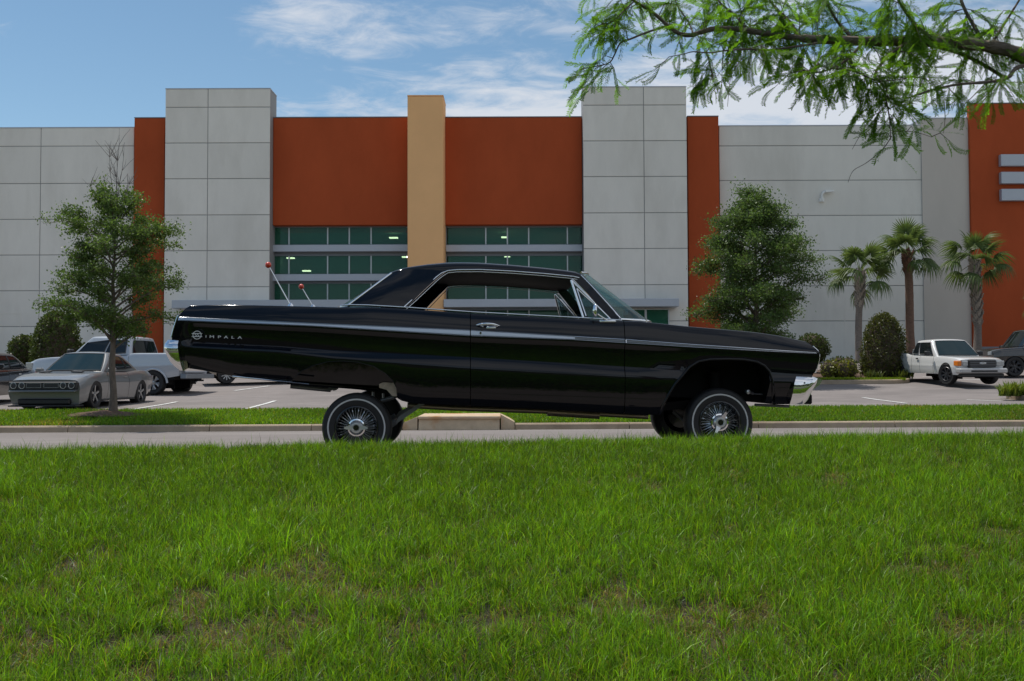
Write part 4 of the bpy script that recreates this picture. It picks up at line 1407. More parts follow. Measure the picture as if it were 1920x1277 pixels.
class Car:
    """x forward, y to the car's left, z up; origin on the ground under the middle of the wheelbase"""

    def __init__(s, name, label, cat, loc, rz, paint, top, hw, sill, arches, L0, L1, doors=(), crease=.55, group=None, tuck=.05, nose=(), tail=(), crown=.02, tilt=0.0):
        s.e = empty(name, loc, rz)
        s.e.rotation_euler = (0, tilt, rz)
        s.e.rotation_mode = 'XYZ'
        tag(s.e, label, cat, group)
        s.paint, s.L0, s.L1 = paint, L0, L1
        s.top, s.hw, s.sill = P1(top), P1(hw), P1(sill)
        s.arches, s.crease, s.tuck, s.crown = arches, crease, tuck, crown
        s.nose, s.tail = (P1(nose) if nose else None), (P1(tail) if tail else None)
        s.doors = doors
        s.body()

    def sec(s, x):
        t, w, sl = (float(np.interp(x, *tb)) for tb in (s.top, s.hw, s.sill))
        c = sl + s.crease * (t - sl)
        k = s.tuck
        P = [(w - k * 1.3, sl), (w - k * .75, sl + .22 * (c - sl)), (w - k * .25, sl + .6 * (c - sl)), (w - .004, c - .03), (w, c), (w - .006, c + .03), (w - k * .35, c + .35 * (t - c)), (w - k * .8, c + .72 * (t - c)), (w - k * 1.25, t - .045), (w - k * 1.7, t - .014), (w - k * 2.5, t)]
        deck = [(w * .72, t + s.crown * .6), (w * .4, t + s.crown), (0, t + s.crown)]
        return P, deck

    def row(s, x, side):
        P, deck = s.sec(x)
        vs = [p[0] for p in P]; zs = [p[1] for p in P]
        out = []
        for k, (v, z) in enumerate(P):
            for (ax, r) in s.arches:
                d = abs(x - ax)
                if d <= r:
                    rr = s.wr + (math.sqrt(max(0, r * r - d * d)))
                    zb = min(rr, zs[-1] - .1)
                    if z < zb + .004 * k: z = zb + .004 * k; v = float(np.interp(z, zs, vs))
            out.append((v, z))
        out += deck
        rw = []
        for v, z in out:
            xx = x
            if s.nose is not None: xx -= float(np.interp(z, *s.nose)) * max(0, 1 - (s.L1 - x) / .6)
            if s.tail is not None: xx += float(np.interp(z, *s.tail)) * max(0, 1 - (x - s.L0) / .6)
            # corners swept in plan
            f = max(0, 1 - (s.L1 - x) / .5); b = max(0, 1 - (x - s.L0) / .4)
            xx -= f * .16 * (v / 1.0) ** 4 + 0; xx += b * .08 * v ** 4
            rw.append((xx, side * v, z))
        return rw

    def body(s):
        s.wr = 0.33
        xs = set(np.linspace(s.L0, s.L1, 44))
        for ax, r in s.arches:
            for t in np.linspace(0, math.pi, 15): xs.add(ax - r * math.cos(t))
            xs |= {ax - r - .002, ax + r + .002}
        for d in s.doors: xs |= {d - .007, d + .007}
        xs |= {s.L1 - .02, s.L1 - .06, s.L1 - .12, s.L0 + .02, s.L0 + .06}
        xs = sorted(xs)
        s.bed = getattr(s, 'bed', None)
        b = MB(); doors = []
        n = len(s.sec(0)[0])
        for side in (1, -1):
            rows = [s.row(x, side) for x in xs]
            m = [MB() for _ in range(len(s.doors) - 1)] if len(s.doors) > 1 else []
            for i in range(len(xs) - 1):
                xm = (xs[i] + xs[i + 1]) / 2
                cut = any(abs(xm - d) < .007 for d in s.doors)
                for k in range(len(rows[0]) - 1):
                    if cut and k < n - 1: continue
                    if k >= n - 1 and s.deckcut(xm): continue
                    tgt = b
                    if k < n - 1:
                        for j, (d0, d1) in enumerate(zip(s.doors[:-1], s.doors[1:])):
                            if d0 < xm < d1: tgt = m[j]
                    tgt.add([rows[i][k], rows[i][k + 1], rows[i + 1][k + 1], rows[i + 1][k]], [(0, 1, 2, 3)])
            doors += [q for q in m if q.v]
            if side == 1: first = rows
        for i in (0, -1):
            cap = first[i] + [(p[0], -p[1], p[2]) for p in first[i][::-1]]
            b.add(cap, [tuple(range(len(cap)))])
        s.b = weld(b.build('body', s.paint, s.e), ang=30)
        for q in doors: weld(q.build('door', s.paint, s.e), ang=30)
        # dark underside and wheel wells
        u = MB()
        x0, x1 = s.L0 + .25, s.L1 - .42
        z = float(np.interp(0, *s.sill)) + .02
        u.box(x0, x1, -.55, .55, z, z + .25)
        spans, cur = [], x0
        for ax, r in sorted(s.arches):
            spans.append((cur, ax - r - .01)); cur = ax + r + .01
        spans.append((cur, x1))
        w = float(np.interp(0, *s.hw)) - s.tuck * 1.8
        for a, c in spans:
            for sg in (-1, 1): u.box(a, c, min(sg * .551, sg * w), max(sg * .551, sg * w), z, z + .25)
        for ax, r in s.arches:
            for sg in (-1, 1):
                u.box(ax - r - .02, ax + r + .02, min(sg * .5, sg * .53), max(sg * .5, sg * .53), .2, s.wr + r + .05)
                pf = [(ax - (r + .015) * math.cos(t), s.wr + (r + .02) * math.sin(t)) for t in np.linspace(0, math.pi, 13)]
                u.grid([[(x, sg * .5, zz) for x, zz in pf], [(x, sg * (w + .02), zz) for x, zz in pf]])
        u.build('underbody', M['under'], s.e)

    cuts = ()

    def deckcut(s, x): return any(a < x < b for a, b in s.cuts)

    def wheels(s, r, w, track, style, rim, steer=0.0):
        for ax, _ in s.arches:
            for sg in (1, -1): road_wheel(s.e, ax, sg * track / 2, r, w, sg, style, rim, steer if ax > 0 else 0)

    def cab(s, b0, b1, t0, t1, zb0, zb1, zt0, zt1, wb, wt, glass, sides, ws=(.05, .95, .08, .90), rw=(.08, .92, .12, .88), rr=.10, rglass=None, front_split=None):
        """greenhouse: belt from b0 (rear) to b1 (front), roof from t0 to t1; sides: list of (s0, s1) spans of the side glass"""
        def corner(x, y, z): return Vector((x, y, z))
        F = {'l': lambda u, v: corner((b0 + (b1 - b0) * u) * (1 - v) + (t0 + (t1 - t0) * u) * v, (wb * (1 - v) + wt * v) + .025 * math.sin(math.pi * v), (zb0 + (zb1 - zb0) * u) * (1 - v) + (zt0 + (zt1 - zt0) * u) * v)}
        F['r'] = lambda u, v: Vector((F['l'](u, v).x, -F['l'](u, v).y, F['l'](u, v).z))
        def fr(u, v):
            p = F['l'](1, v); q = F['r'](1, v)
            s_ = 2 * u - 1
            return Vector((p.x + .10 * (1 - s_ * s_) * (1 - .4 * v), q.y + (p.y - q.y) * u, p.z + .02 * v * (1 - s_ * s_)))
        def bk(u, v):
            p = F['l'](0, v); q = F['r'](0, v)
            s_ = 2 * u - 1
            return Vector((p.x - .05 * (1 - s_ * s_) * (1 - .4 * v), q.y + (p.y - q.y) * u, p.z + .02 * v * (1 - s_ * s_)))
        F['f'], F['b'] = fr, bk
        m = MB()
        N = 10
        for k in 'lrfb': m.grid([[F[k](i / N, j / N) for j in range(N + 1)] for i in range(N + 1)])
        # roof skin, domed
        rows = []
        for i in range(N + 1):
            l, r_ = F['l'](i / N, 1), F['r'](i / N, 1)
            f0 = 0
            row = []
            for j in range(N + 1):
                s_ = 2 * j / N - 1
                e_ = 1 - abs(2 * i / N - 1) ** 4
                xx = l.x + ((.10 * .6 * (1 - s_ * s_)) if i == N else (-.05 * .6 * (1 - s_ * s_) if i == 0 else 0))
                row.append((xx, r_.y + (l.y - r_.y) * j / N, l.z + .02 * (1 - s_ * s_) + .035 * (1 - s_ ** 4) * e_))
            rows.append(row)
        m.grid(rows)
        o = m.build('cab', s.paint, s.e)
        import bmesh
        bm = bmesh.new(); bm.from_mesh(o.data)
        bmesh.ops.remove_doubles(bm, verts=bm.verts, dist=.002)
        ed = [e for e in bm.edges if len(e.link_faces) == 2 and e.calc_face_angle(0) > R(28)]
        bmesh.ops.bevel(bm, geom=ed, offset=rr * .45, segments=3, affect='EDGES', profile=.5)
        bmesh.ops.recalc_face_normals(bm, faces=bm.faces)
        bm.to_mesh(o.data); bm.free()
        o.data.shade_smooth(); o.data.set_sharp_from_angle(angle=R(35))
        def pane(face, pts, name, off=.012, ma=None, n=6):
            """pts: four (u, v) corners, counter to one another"""
            rows = []
            for i in range(n + 1):
                row = []
                for j in range(n + 1):
                    a, c = i / n, j / n
                    u = (pts[0][0] * (1 - a) + pts[1][0] * a) * (1 - c) + (pts[3][0] * (1 - a) + pts[2][0] * a) * c
                    v = (pts[0][1] * (1 - a) + pts[1][1] * a) * (1 - c) + (pts[3][1] * (1 - a) + pts[2][1] * a) * c
                    p = F[face](u, v)
                    d1 = F[face](u + .01, v) - p; d2 = F[face](u, v + .01) - p
                    nn = d1.cross(d2).normalized()
                    cen = Vector(((b0 + b1) / 2, 0, zb0))
                    if nn.dot(p - cen) < 0: nn = -nn
                    row.append(p + nn * off)
                rows.append(row)
            m = MB(); m.grid(rows)
            g = m.build(name, ma or glass, s.e, smooth=60)
            # rubber surround
            r0 = [rows[0][j] for j in range(n + 1)] + [rows[i][n] for i in range(1, n + 1)] + [rows[n][j] for j in range(n - 1, -1, -1)] + [rows[i][0] for i in range(n - 1, -1, -1)]
            m = MB(); m.tube(r0, .012, 5, caps=False); m.build('seal', M['plastic'], g)
            return g
        pane('f', ((ws[0], ws[2]), (ws[1], ws[2]), (ws[1] - .03, ws[3]), (ws[0] + .03, ws[3])), 'windscreen')
        if rw: pane('b', ((rw[0], rw[2]), (rw[1], rw[2]), (rw[1] - .03, rw[3]), (rw[0] + .03, rw[3])), 'rear_window', ma=rglass or glass)
        for f in 'lr':
            for q in sides: pane(f, q, 'side_window', ma=rglass or glass)
        s.F = F
        return o

    def part(s, m, name, ma, smooth=35, parent=None): return m.build(name, ma, parent or s.e, smooth=smooth)


def place(px, s_, dz=0.0):
    """ground point seen at column px where the photograph shows s_ pixels per metre"""
    D = FPX / s_
    X = xat(px, D, 720)
    return Vector((X, D, gz(X, D) + dz))


# -- grey muscle coupe, nose to the verge
GREY = mat('grey_car_paint', (0.170, 0.174, 0.178), 0.3, metal=0.15, coat=0.8)
p = Vector((-11.62, 27.2, 0)); p.z = gz(p.x, 27.2) - .04
c = Car('grey_coupe', 'matt grey two door coupe parked nose to the verge behind the slim tree', 'car', p, R(-91.5), GREY,
        top=[(-2.55, .92), (-2.3, .98), (-1.7, 1.0), (-1.1, .985), (-.6, .955), (.55, .95), (1.0, .955), (1.7, .89), (2.2, .81), (2.46, .735)],
        hw=[(-2.55, .86), (-1.9, .945), (-1.4, .96), (-.5, .93), (.6, .93), (1.5, .955), (2.1, .94), (2.46, .90)],
        sill=[(-2.55, .36), (-1.9, .28), (-1, .22), (1, .22), (2, .20), (2.46, .13)], arches=((-1.475, .39), (1.475, .39)), L0=-2.52, L1=2.44, doors=(-.62, .72), crease=.62,
        nose=[(.13, .12), (.35, .02), (.48, 0), (.59, .04), (.73, .07), (.83, .12)], tail=[(.3, .12), (.7, 0), (1.0, .08)])
c.wheels(.375, .25, 1.63, 'five', M['alloy'])
c.cab(-1.55, .80, -.75, .02, .985, .955, 1.44, 1.465, .80, .60, M['darkglass'], [((.36, .12), (.84, .10), (.93, .84), (.34, .84)), ((.14, .2), (.32, .14), (.30, .80), (.22, .72))], ws=(.04, .96, .06, .93))
for o in list(c.e.children):
    if o.name.startswith('windscreen'): o.data.materials[0] = M['tealglass']
m = MB(); m.bbox(2.27, 2.415, -.855, .855, .515, .705, .02); gr = c.part(m, 'grille', M['plastic'])
for k in (-1, 1):
    for yy in (.73, .52):
        m = MB(); m.lathe([(.001, 2.418), (.045, 2.42), (.062, 2.416), (.080, 2.424), (.088, 2.418), (.088, 2.38)], 22, c=(0, k * yy, .61), axis='x'); hl_ = c.part(m, 'headlight', M['alloy_dark'])
        m = MB(); m.lathe([(.064, 2.417), (.071, 2.4265), (.080, 2.4255)], 22, c=(0, k * yy, .61), axis='x'); m.build('ring', M['clear_lens'], hl_, smooth=50)
    m = MB()
    y0, y1 = k * .035, k * .40
    for a in ((y0, y1, .665, .672), (y0, y1, .555, .562)): m.box(2.412, 2.422, min(a[0], a[1]), max(a[0], a[1]), a[2], a[3])
    m.box(2.412, 2.422, min(y0, y0 + k * .008), max(y0, y0 + k * .008), .562, .665); m.box(2.412, 2.422, min(y1, y1 + k * .008), max(y1, y1 + k * .008), .562, .665)
    m.build('grille_outline', M['alloy'], gr)
    m = MB(); m.prism([(1.33, k * .28, .965), (1.33, k * .55, .955), (1.50, k * .55, .930), (1.50, k * .28, .940)], (0, 0, .028)); c.part(m, 'bonnet_scoop', M['black_satin'])
    q = Vector((.62, k * .98, 1.0))
    m = MB(); m.bbox(q.x - .06, q.x + .08, q.y - .10, q.y + .10, q.z - .06, q.z + .07, .035); m.box(q.x - .02, q.x + .03, min(q.y, q.y - k * .16), max(q.y, q.y - k * .16), q.z - .055, q.z - .03); c.part(m, 'mirror', GREY)
    m = MB(); m.bbox(-.45, -.25, k * .935 - .012, k * .935 + .012, .80, .83, .008); c.part(m, 'door_handle', GREY)
m = MB(); m.bbox(2.20, 2.372, -.66, .66, .135, .28, .03); c.part(m, 'lower_intake', M['black_satin'])
m = MB(); m.bbox(2.15, 2.46, -.84, .84, .445, .49, .02); c.part(m, 'bumper_ridge', GREY)
m = MB(); m.bbox(2.0, 2.44, -.86, .86, .085, .125, .012); c.part(m, 'front_splitter', M['plastic'])
for k in (-1, 1):
    m = MB(); m.bbox(-1.05, 1.05, min(k * .87, k * .91), max(k * .87, k * .91), .19, .235, .01); c.part(m, 'side_skirt', M['plastic'])
m = MB(); m.bbox(-2.56, -2.50, -.80, .80, .70, .84, .02); c.part(m, 'tail_lamp', M['red_lens'])

# -- pale silver crew cab pickup seen from behind, heading left
SILV = mat('silver_blue_paint', (0.47, 0.50, 0.54), 0.25, metal=0.1, coat=1.0)
rzf = math.atan2(.18, -.98)
fwd = Vector((math.cos(rzf), math.sin(rzf), 0)); lft = Vector((-fwd.y, fwd.x, 0))
wr_ = Vector((-11.75, 32.75, 0))
ctr = wr_ + fwd * 1.84 - lft * .86
ctr.z = (gz(wr_.x, wr_.y) + gz(-15, 33.4)) / 2
Car.cuts = ((-2.72, -.98),)
f = Car('silver_pickup', 'pale silver crew cab pickup truck parked behind the grey coupe', 'pickup truck', ctr, rzf, SILV,
        top=[(-2.85, 1.36), (-1.0, 1.37), (-.9, 1.30), (.9, 1.26), (1.1, 1.27), (1.9, 1.25), (2.5, 1.20), (2.85, 1.10)],
        hw=[(-2.85, .97), (0, .985), (2.0, .99), (2.6, .95), (2.85, .88)], sill=[(-2.85, .62), (-2.3, .55), (-1, .47), (1.2, .45), (2.85, .42)], arches=((-1.84, .50), (1.84, .50)), L0=-2.82, L1=2.85,
        doors=(-.95, .02, 1.02), crease=.50, tuck=.035, nose=[(.4, .1), (.8, 0), (1.2, .06)], tail=[(.5, .05), (.8, 0)])
Car.cuts = ()
f.wheels(.40, .28, 1.72, 'six', M['alloy'])
f.cab(-.98, 1.22, -.88, .52, 1.32, 1.26, 1.90, 1.93, .90, .70, M['darkglass'], [((.08, .10), (.42, .08), (.44, .84), (.07, .84)), ((.46, .08), (.92, .06), (.95, .70), (.48, .84))], rw=(.07, .93, .05, .80))
m = MB(); m.box(-2.72, -.99, -.78, .78, .90, .95); m.box(-2.74, -2.70, -.8, .8, .9, 1.34); m.box(-1.0, -.985, -.85, .85, .9, 1.34); f.part(m, 'cargo_bed', M['plastic'])
m = MB(); m.bbox(-2.875, -2.82, -.74, .74, .72, 1.36, .015); f.part(m, 'tailgate', SILV)
m = MB(); m.bbox(-3.02, -2.80, -.96, .96, .52, .68, .02); f.part(m, 'rear_bumper', mat('grey_bumper', (0.24, 0.27, 0.30), .35, metal=.5))
for k in (-1, 1):
    m = MB(); m.bbox(-2.87, -2.74, min(k * .76, k * .965), max(k * .76, k * .965), .82, 1.22, .015); f.part(m, 'tail_lamp', M['red_lens'])
    m = MB(); m.bbox(2.60, 2.86, min(k * .62, k * .93), max(k * .62, k * .93), .86, 1.08, .02); f.part(m, 'headlight', M['clear_lens'])
    m = MB(); m.bbox(1.0, 1.16, k * 1.10 - .14, k * 1.10 + .10, 1.28, 1.52, .04); f.part(m, 'mirror', M['plastic'])
    for dx in (-.80, .16):
        m = MB(); m.bbox(dx, dx + .22, k * .985 - .014, k * .985 + .014, 1.10, 1.14, .01); f.part(m, 'door_handle', SILV)
    for ax in (-1.84, 1.84):
        m = MB()
        m.tube([(ax - .515 * math.cos(t), k * .968, .33 + .515 * math.sin(t)) for t in np.linspace(.1, math.pi - .1, 17)], .035, 6); f.part(m, 'wheel_arch', SILV)
    m = MB(); m.bbox(-1.2, 1.25, min(k * .90, k * 1.0), max(k * .90, k * 1.0), .36, .42, .015); f.part(m, 'side_step', M['plastic'])
m = MB(); m.bbox(2.72, 2.88, -.60, .60, .68, 1.08, .02); f.part(m, 'grille', M['plastic'])
m = MB(); m.bbox(-2.98, -2.9, -.12, .12, .46, .51, .01); m.tube([(-2.8, 0, .46), (-3.12, 0, .46)], .03, 8); f.part(m, 'tow_hitch', M['under'])

# -- white extended cab pickup, nose towards us
WHITE = mat('white_car_paint', (0.66, 0.66, 0.65), 0.3, coat=1.0)
p = Vector((15.62, 36.1, 0)); p.z = gz(p.x, p.y) + .01
rzr = R(-83.0)
Car.cuts = ((-2.55, -.74),)
r = Car('white_pickup', 'small white extended cab pickup facing us beside the clipped shrub', 'pickup truck', p, rzr, WHITE,
        top=[(-2.7, 1.06), (-1.1, 1.07), (-.9, 1.02), (.7, .98), (1.0, .98), (1.7, .95), (2.2, .91), (2.42, .85)],
        hw=[(-2.7, .83), (0, .85), (1.6, .865), (2.1, .86), (2.42, .80)], sill=[(-2.7, .46), (-1, .36), (1, .36), (2.42, .34)], arches=((-1.595, .43), (1.595, .43)), L0=-2.66, L1=2.40, doors=(-.70, -.12, .78), crease=.45, tuck=.03,
        nose=[(.4, .06), (.7, 0), (1.0, .06)], tail=[(.5, .03), (.8, 0)], tilt=R(1.2))
Car.cuts = ()
r.wheels(.365, .25, 1.50, 'steel', M['alloy_dark'], steer=R(14))
r.cab(-.72, .98, -.58, .36, 1.04, .97, 1.53, 1.55, .80, .64, M['darkglass'], [((.05, .08), (.27, .08), (.26, .84), (.08, .84)), ((.33, .08), (.86, .06), (.90, .84), (.31, .84))], ws=(.04, .96, .06, .92))
for o in list(r.e.children):
    if o.name.startswith('windscreen'): o.data.materials[0] = M['tealglass']
m = MB(); m.bbox(2.22, 2.425, -.50, .50, .60, .86, .03); g = r.part(m, 'grille', M['plastic'])
m = MB()
for k in range(4): m.box(2.42, 2.433, -.46, .46, .64 + .06 * k, .652 + .06 * k)
o = m.build('grille_bars', M['alu_dark'], g)
m = MB(); m.lathe([(.001, 2.442), (.06, 2.442), (.066, 2.436), (.066, 2.42)], 24, axis='x'); m.v = [(x, y * 1.9, z * .62 + .745) for x, y, z in m.v]; m.build('oval_badge', M['clear_lens'], g, smooth=40)
for k in (-1, 1):
    m = MB(); m.bbox(2.17, 2.40, min(k * .51, k * .70), max(k * .51, k * .70), .645, .825, .02); r.part(m, 'headlight', M['clear_lens'])
    m = MB(); m.bbox(2.06, 2.34, min(k * .705, k * .845), max(k * .705, k * .845), .645, .825, .02); r.part(m, 'indicator', M['amber_lens'] if k < 0 else M['clear_lens'])
    m = MB(); m.bbox(.66, .80, k * 1.0 - .12, k * 1.0 + .06, 1.0, 1.16, .03); r.part(m, 'mirror', M['plastic'])
    m = MB(); m.bbox(-.34, -.20, k * .86 - .015, k * .86 + .015, .86, .91, .01); r.part(m, 'door_handle', M['plastic'])
m = MB(); m.bbox(2.18, 2.52, -.86, .86, .40, .575, .04); b_ = r.part(m, 'front_bumper', mat('pale_bumper', (0.46, 0.46, 0.46), .35, metal=.3))
m = MB(); m.bbox(2.50, 2.525, -.48, .48, .44, .51, .01); m.build('lower_intake', M['plastic'], b_)
m = MB(); m.bbox(2.16, 2.44, -.78, .78, .27, .395, .03); r.part(m, 'lower_valance', M['plastic'])
m = MB(); m.box(-2.55, -.76, -.68, .68, .70, .75); m.box(-2.60, -2.55, -.72, .72, .75, 1.05); m.box(-.77, -.745, -.74, .74, .75, 1.05); r.part(m, 'cargo_bed', M['plastic'])
m = MB(); m.tube([(-.84, -.70, 1.06), (-.84, -.70, 1.20), (-.84, .70, 1.20), (-.84, .70, 1.06)], .025, 8); r.part(m, 'bed_rail', M['alloy'])

# -- dark vehicles cut by the edges of the picture
DARK = mat('dark_car_paint', (0.014, 0.015, 0.017), 0.2, coat=1.0)
def sedan(name, label, p, rz, paint, H=1.46, glass=M['darkglass'], cat='car', tall=False, style='twin'):
    p = Vector(p); p.z = gz(p.x, p.y)
    if not tall:
        c = Car(name, label, cat, p, rz, paint, top=[(-2.4, .95), (-2.0, 1.02), (-1.3, 1.0), (.9, .95), (1.1, .96), (1.9, .84), (2.35, .70)], hw=[(-2.4, .82), (-1.5, .90), (0, .91), (1.5, .90), (2.35, .80)],
                sill=[(-2.4, .35), (-1.5, .25), (1.5, .22), (2.35, .24)], arches=((-1.4, .37), (1.4, .37)), L0=-2.38, L1=2.35, doors=(-.98, .02, 1.0), nose=[(.2, .1), (.45, 0), (.75, .08)], tail=[(.3, .08), (.7, 0), (1, .05)])
        c.wheels(.335, .22, 1.55, style, M['alloy'])
        c.cab(-1.75, 1.05, -.95, .15, 1.0, .95, H - .03, H - .02, .78, .58, glass, [((.16, .10), (.50, .08), (.52, .85), (.18, .80)), ((.53, .08), (.88, .08), (.92, .82), (.54, .85))])
    else:
        c = Car(name, label, cat, p, rz, paint, top=[(-2.3, 1.12), (-1.3, 1.14), (.9, 1.12), (1.3, 1.12), (2.0, 1.08), (2.35, 1.0)], hw=[(-2.3, .90), (0, .94), (2.0, .92), (2.35, .86)],
                sill=[(-2.3, .5), (-1.5, .42), (1.5, .42), (2.35, .44)], arches=((-1.45, .46), (1.45, .46)), L0=-2.3, L1=2.35, doors=(-.98, .02, .95), tuck=.035)
        c.wheels(.39, .26, 1.6, 'six', M['alloy_dark'])
        c.cab(-2.22, 1.05, -2.1, .55, 1.12, 1.12, H - .03, H - .03, .84, .72, glass, [((.05, .10), (.30, .08), (.30, .85), (.06, .85)), ((.34, .08), (.62, .08), (.62, .85), (.34, .85)), ((.66, .08), (.93, .08), (.93, .82), (.66, .85))])
        m = MB(); m.bbox(2.30, 2.52, -.86, .86, .55, .70, .03); c.part(m, 'front_bumper', M['plastic'])
    for k in (-1, 1):
        m = MB(); m.bbox(2.1, 2.33, min(k * .52, k * .78), max(k * .52, k * .78), .58 + .25 * tall, .70 + .28 * tall, .02); c.part(m, 'headlight', M['clear_lens'])
        m = MB(); m.bbox(-2.36, -2.2, min(k * .55, k * .80), max(k * .55, k * .80), .76 + .1 * tall, .90 + .1 * tall, .02); c.part(m, 'tail_lamp', M['red_lens'])
        m = MB(); m.bbox(.86, .98, k * 1.0 - .10, k * 1.0 + .08, .98 + .14 * tall, 1.12 + .14 * tall, .03); c.part(m, 'mirror', paint)
        m = MB(); m.bbox(-.80, -.62, k * .915 - .014, k * .915 + .014, .82 + .1 * tall, .85 + .1 * tall, .01); c.part(m, 'door_handle', M['chrome'])
    return c
sedan('dark_sedan', 'dark sedan cut off by the left edge of the photo beside the grey coupe', (-15.35, 28.6, 0), R(-84), DARK)
sedan('dark_suv', 'black boxy off-roader in front of the orange wall at the right edge', (20.9, 39.6, 0), R(183), DARK, H=1.86, cat='suv', tall=True)
sedan('beige_sedan', 'beige sedan mostly hidden behind the jacked up tail of the black car', (-9.55, 38.2, 0), R(20), mat('beige_paint', (0.33, 0.28, 0.22), .3, coat=1.0))
# ------------------------------------------------------------------ plants
def rand_rot(n, rng):
    q = rng.normal(size=(n, 4)); q /= np.linalg.norm(q, axis=1)[:, None]
    w, x, y, z = q.T
    return np.stack([np.stack([1 - 2 * (y * y + z * z), 2 * (x * y - w * z), 2 * (x * z + w * y)], -1),
                     np.stack([2 * (x * y + w * z), 1 - 2 * (x * x + z * z), 2 * (y * z - w * x)], -1),
                     np.stack([2 * (x * z - w * y), 2 * (y * z + w * x), 1 - 2 * (x * x + y * y)], -1)], 1)


LEAF_V = np.array([(0, 0, 0), (.30, .5, .06), (0, 1, 0), (-.30, .5, .06)])
LEAF_F = np.array([(0, 1, 2, 3)])


def leaves(name, pts, size, ma, parent, rng, tint=(0.75, 1.25), yellow=0.0, up=0.0, tints=None):
    """one small folded leaf at each point; tint varies from leaf to leaf"""
    n = len(pts)
    Rm = rand_rot(n, rng)
    sz = size * rng.uniform(.65, 1.3, n)
    V = np.einsum('nij,kj->nki', Rm, LEAF_V) * sz[:, None, None] + pts[:, None, :]
    F = (np.arange(n)[:, None, None] * 4 + LEAF_F[None]).reshape(-1, 4)
    t = rng.uniform(tint[0], tint[1], n) if tints is None else tints * rng.uniform(tint[0], tint[1], n)
    c = np.stack([t * (1 + yellow * rng.random(n)), t, t * (1 - .3 * rng.random(n))], -1)
    c = np.repeat(c, 4, 0)
    me = fastmesh(name, V.reshape(-1, 3), F, c)
    return link(name, me, ma, parent)


def grow_tree(e, h_trunk, height, spread, prof, n_limb, n_twig, leaf_n, leaf_size, ma, rng, r0=.07, bark=None, droop=0.0, gap=0.0, clump=.16, lean=0.0, up_ang=(35, 75), skew=None, yellow=.2, dist=None):
    """trunk, limbs and leafy twigs. prof: crown radius (0..1) against height fraction of the crown"""
    tr = MB()
    n = 9
    ax = [Vector((lean * (k / n) ** 2 + .03 * math.sin(k * 1.9), .03 * math.cos(k * 2.3), height * .93 * k / n)) for k in range(n + 1)]
    tr.tube(ax, [r0 * (1 - .86 * k / n) * (1.35 if k == 0 else 1) for k in range(n + 1)], 10)
    pr = P1(prof)
    clusters, tw = [], []
    def axp(z):
        i = min(n - 1, max(0, int(z / (height * .93) * n))); t = z / (height * .93) * n - i
        return ax[i].lerp(ax[i + 1], min(1, t))
    for k in range(n_limb):
        f = (k + rng.random() * .8) / n_limb
        z0 = h_trunk + (height - h_trunk) * f * .90
        a = k * 2.399 + rng.uniform(-.4, .4)
        zt = z0 + (height - h_trunk) * rng.uniform(.02, .20)
        rad = spread * float(np.interp(min(1, (zt - h_trunk) / (height - h_trunk)), *pr)) * rng.uniform(.60, 1.14)
        if skew is not None: rad *= 1 + skew * math.cos(a)
        p0 = axp(z0)
        p3 = Vector((p0.x + math.cos(a) * rad, p0.y + math.sin(a) * rad, zt - droop * rad))
        p1 = p0.lerp(p3, .35) + Vector((0, 0, .10 * rad)); p2 = p0.lerp(p3, .7) + Vector((0, 0, .13 * rad))
        rr = r0 * .42 * (1 - .6 * f)
        tr.tube([p0, p1, p2, p3], [rr, rr * .7, rr * .45, rr * .15], 6)
        path = [p0, p1, p2, p3]
        for j in range(n_twig):
            t = rng.uniform(.22, 1.0) ** .8
            i = min(2, int(t * 3)); q = path[i].lerp(path[i + 1], t * 3 - i)
            d = Vector(rng.normal(size=3)); d.z = abs(d.z) * .5 + .1; d.normalize()
            ln = rng.uniform(.16, .42) * (.5 + spread * .32)
            e_ = q + d * ln
            if gap and rng.random() < gap: continue
            tr.tube([q, q.lerp(e_, .5) + Vector((0, 0, .02)), e_], [rr * .22, rr * .16, .003], 4, caps=False)
            clusters.append((q, e_))
    o = tr.build('trunk', bark or M['bark'], e, smooth=60)
    C0 = np.array([tuple(a) for a, b in clusters]); C1 = np.array([tuple(b) for a, b in clusters])
    idx = rng.integers(0, len(clusters), leaf_n)
    t = rng.random(leaf_n)[:, None] ** .7
    pts = C0[idx] * (1 - t) + C1[idx] * t + rng.normal(size=(leaf_n, 3)) * clump * np.array([1, 1, .8])
    ct = rng.uniform(.75, 1.25, len(clusters))[idx]
    leaves('crown', pts, leaf_size, ma, e, rng, (.75, 1.25), yellow, tints=ct)
    return o, ax


def thing_at(name, label, cat, X, Y, dz=0.0, group=None):
    return tag(empty(name, (X, Y, gz(X, Y) + dz)), label, cat, group)


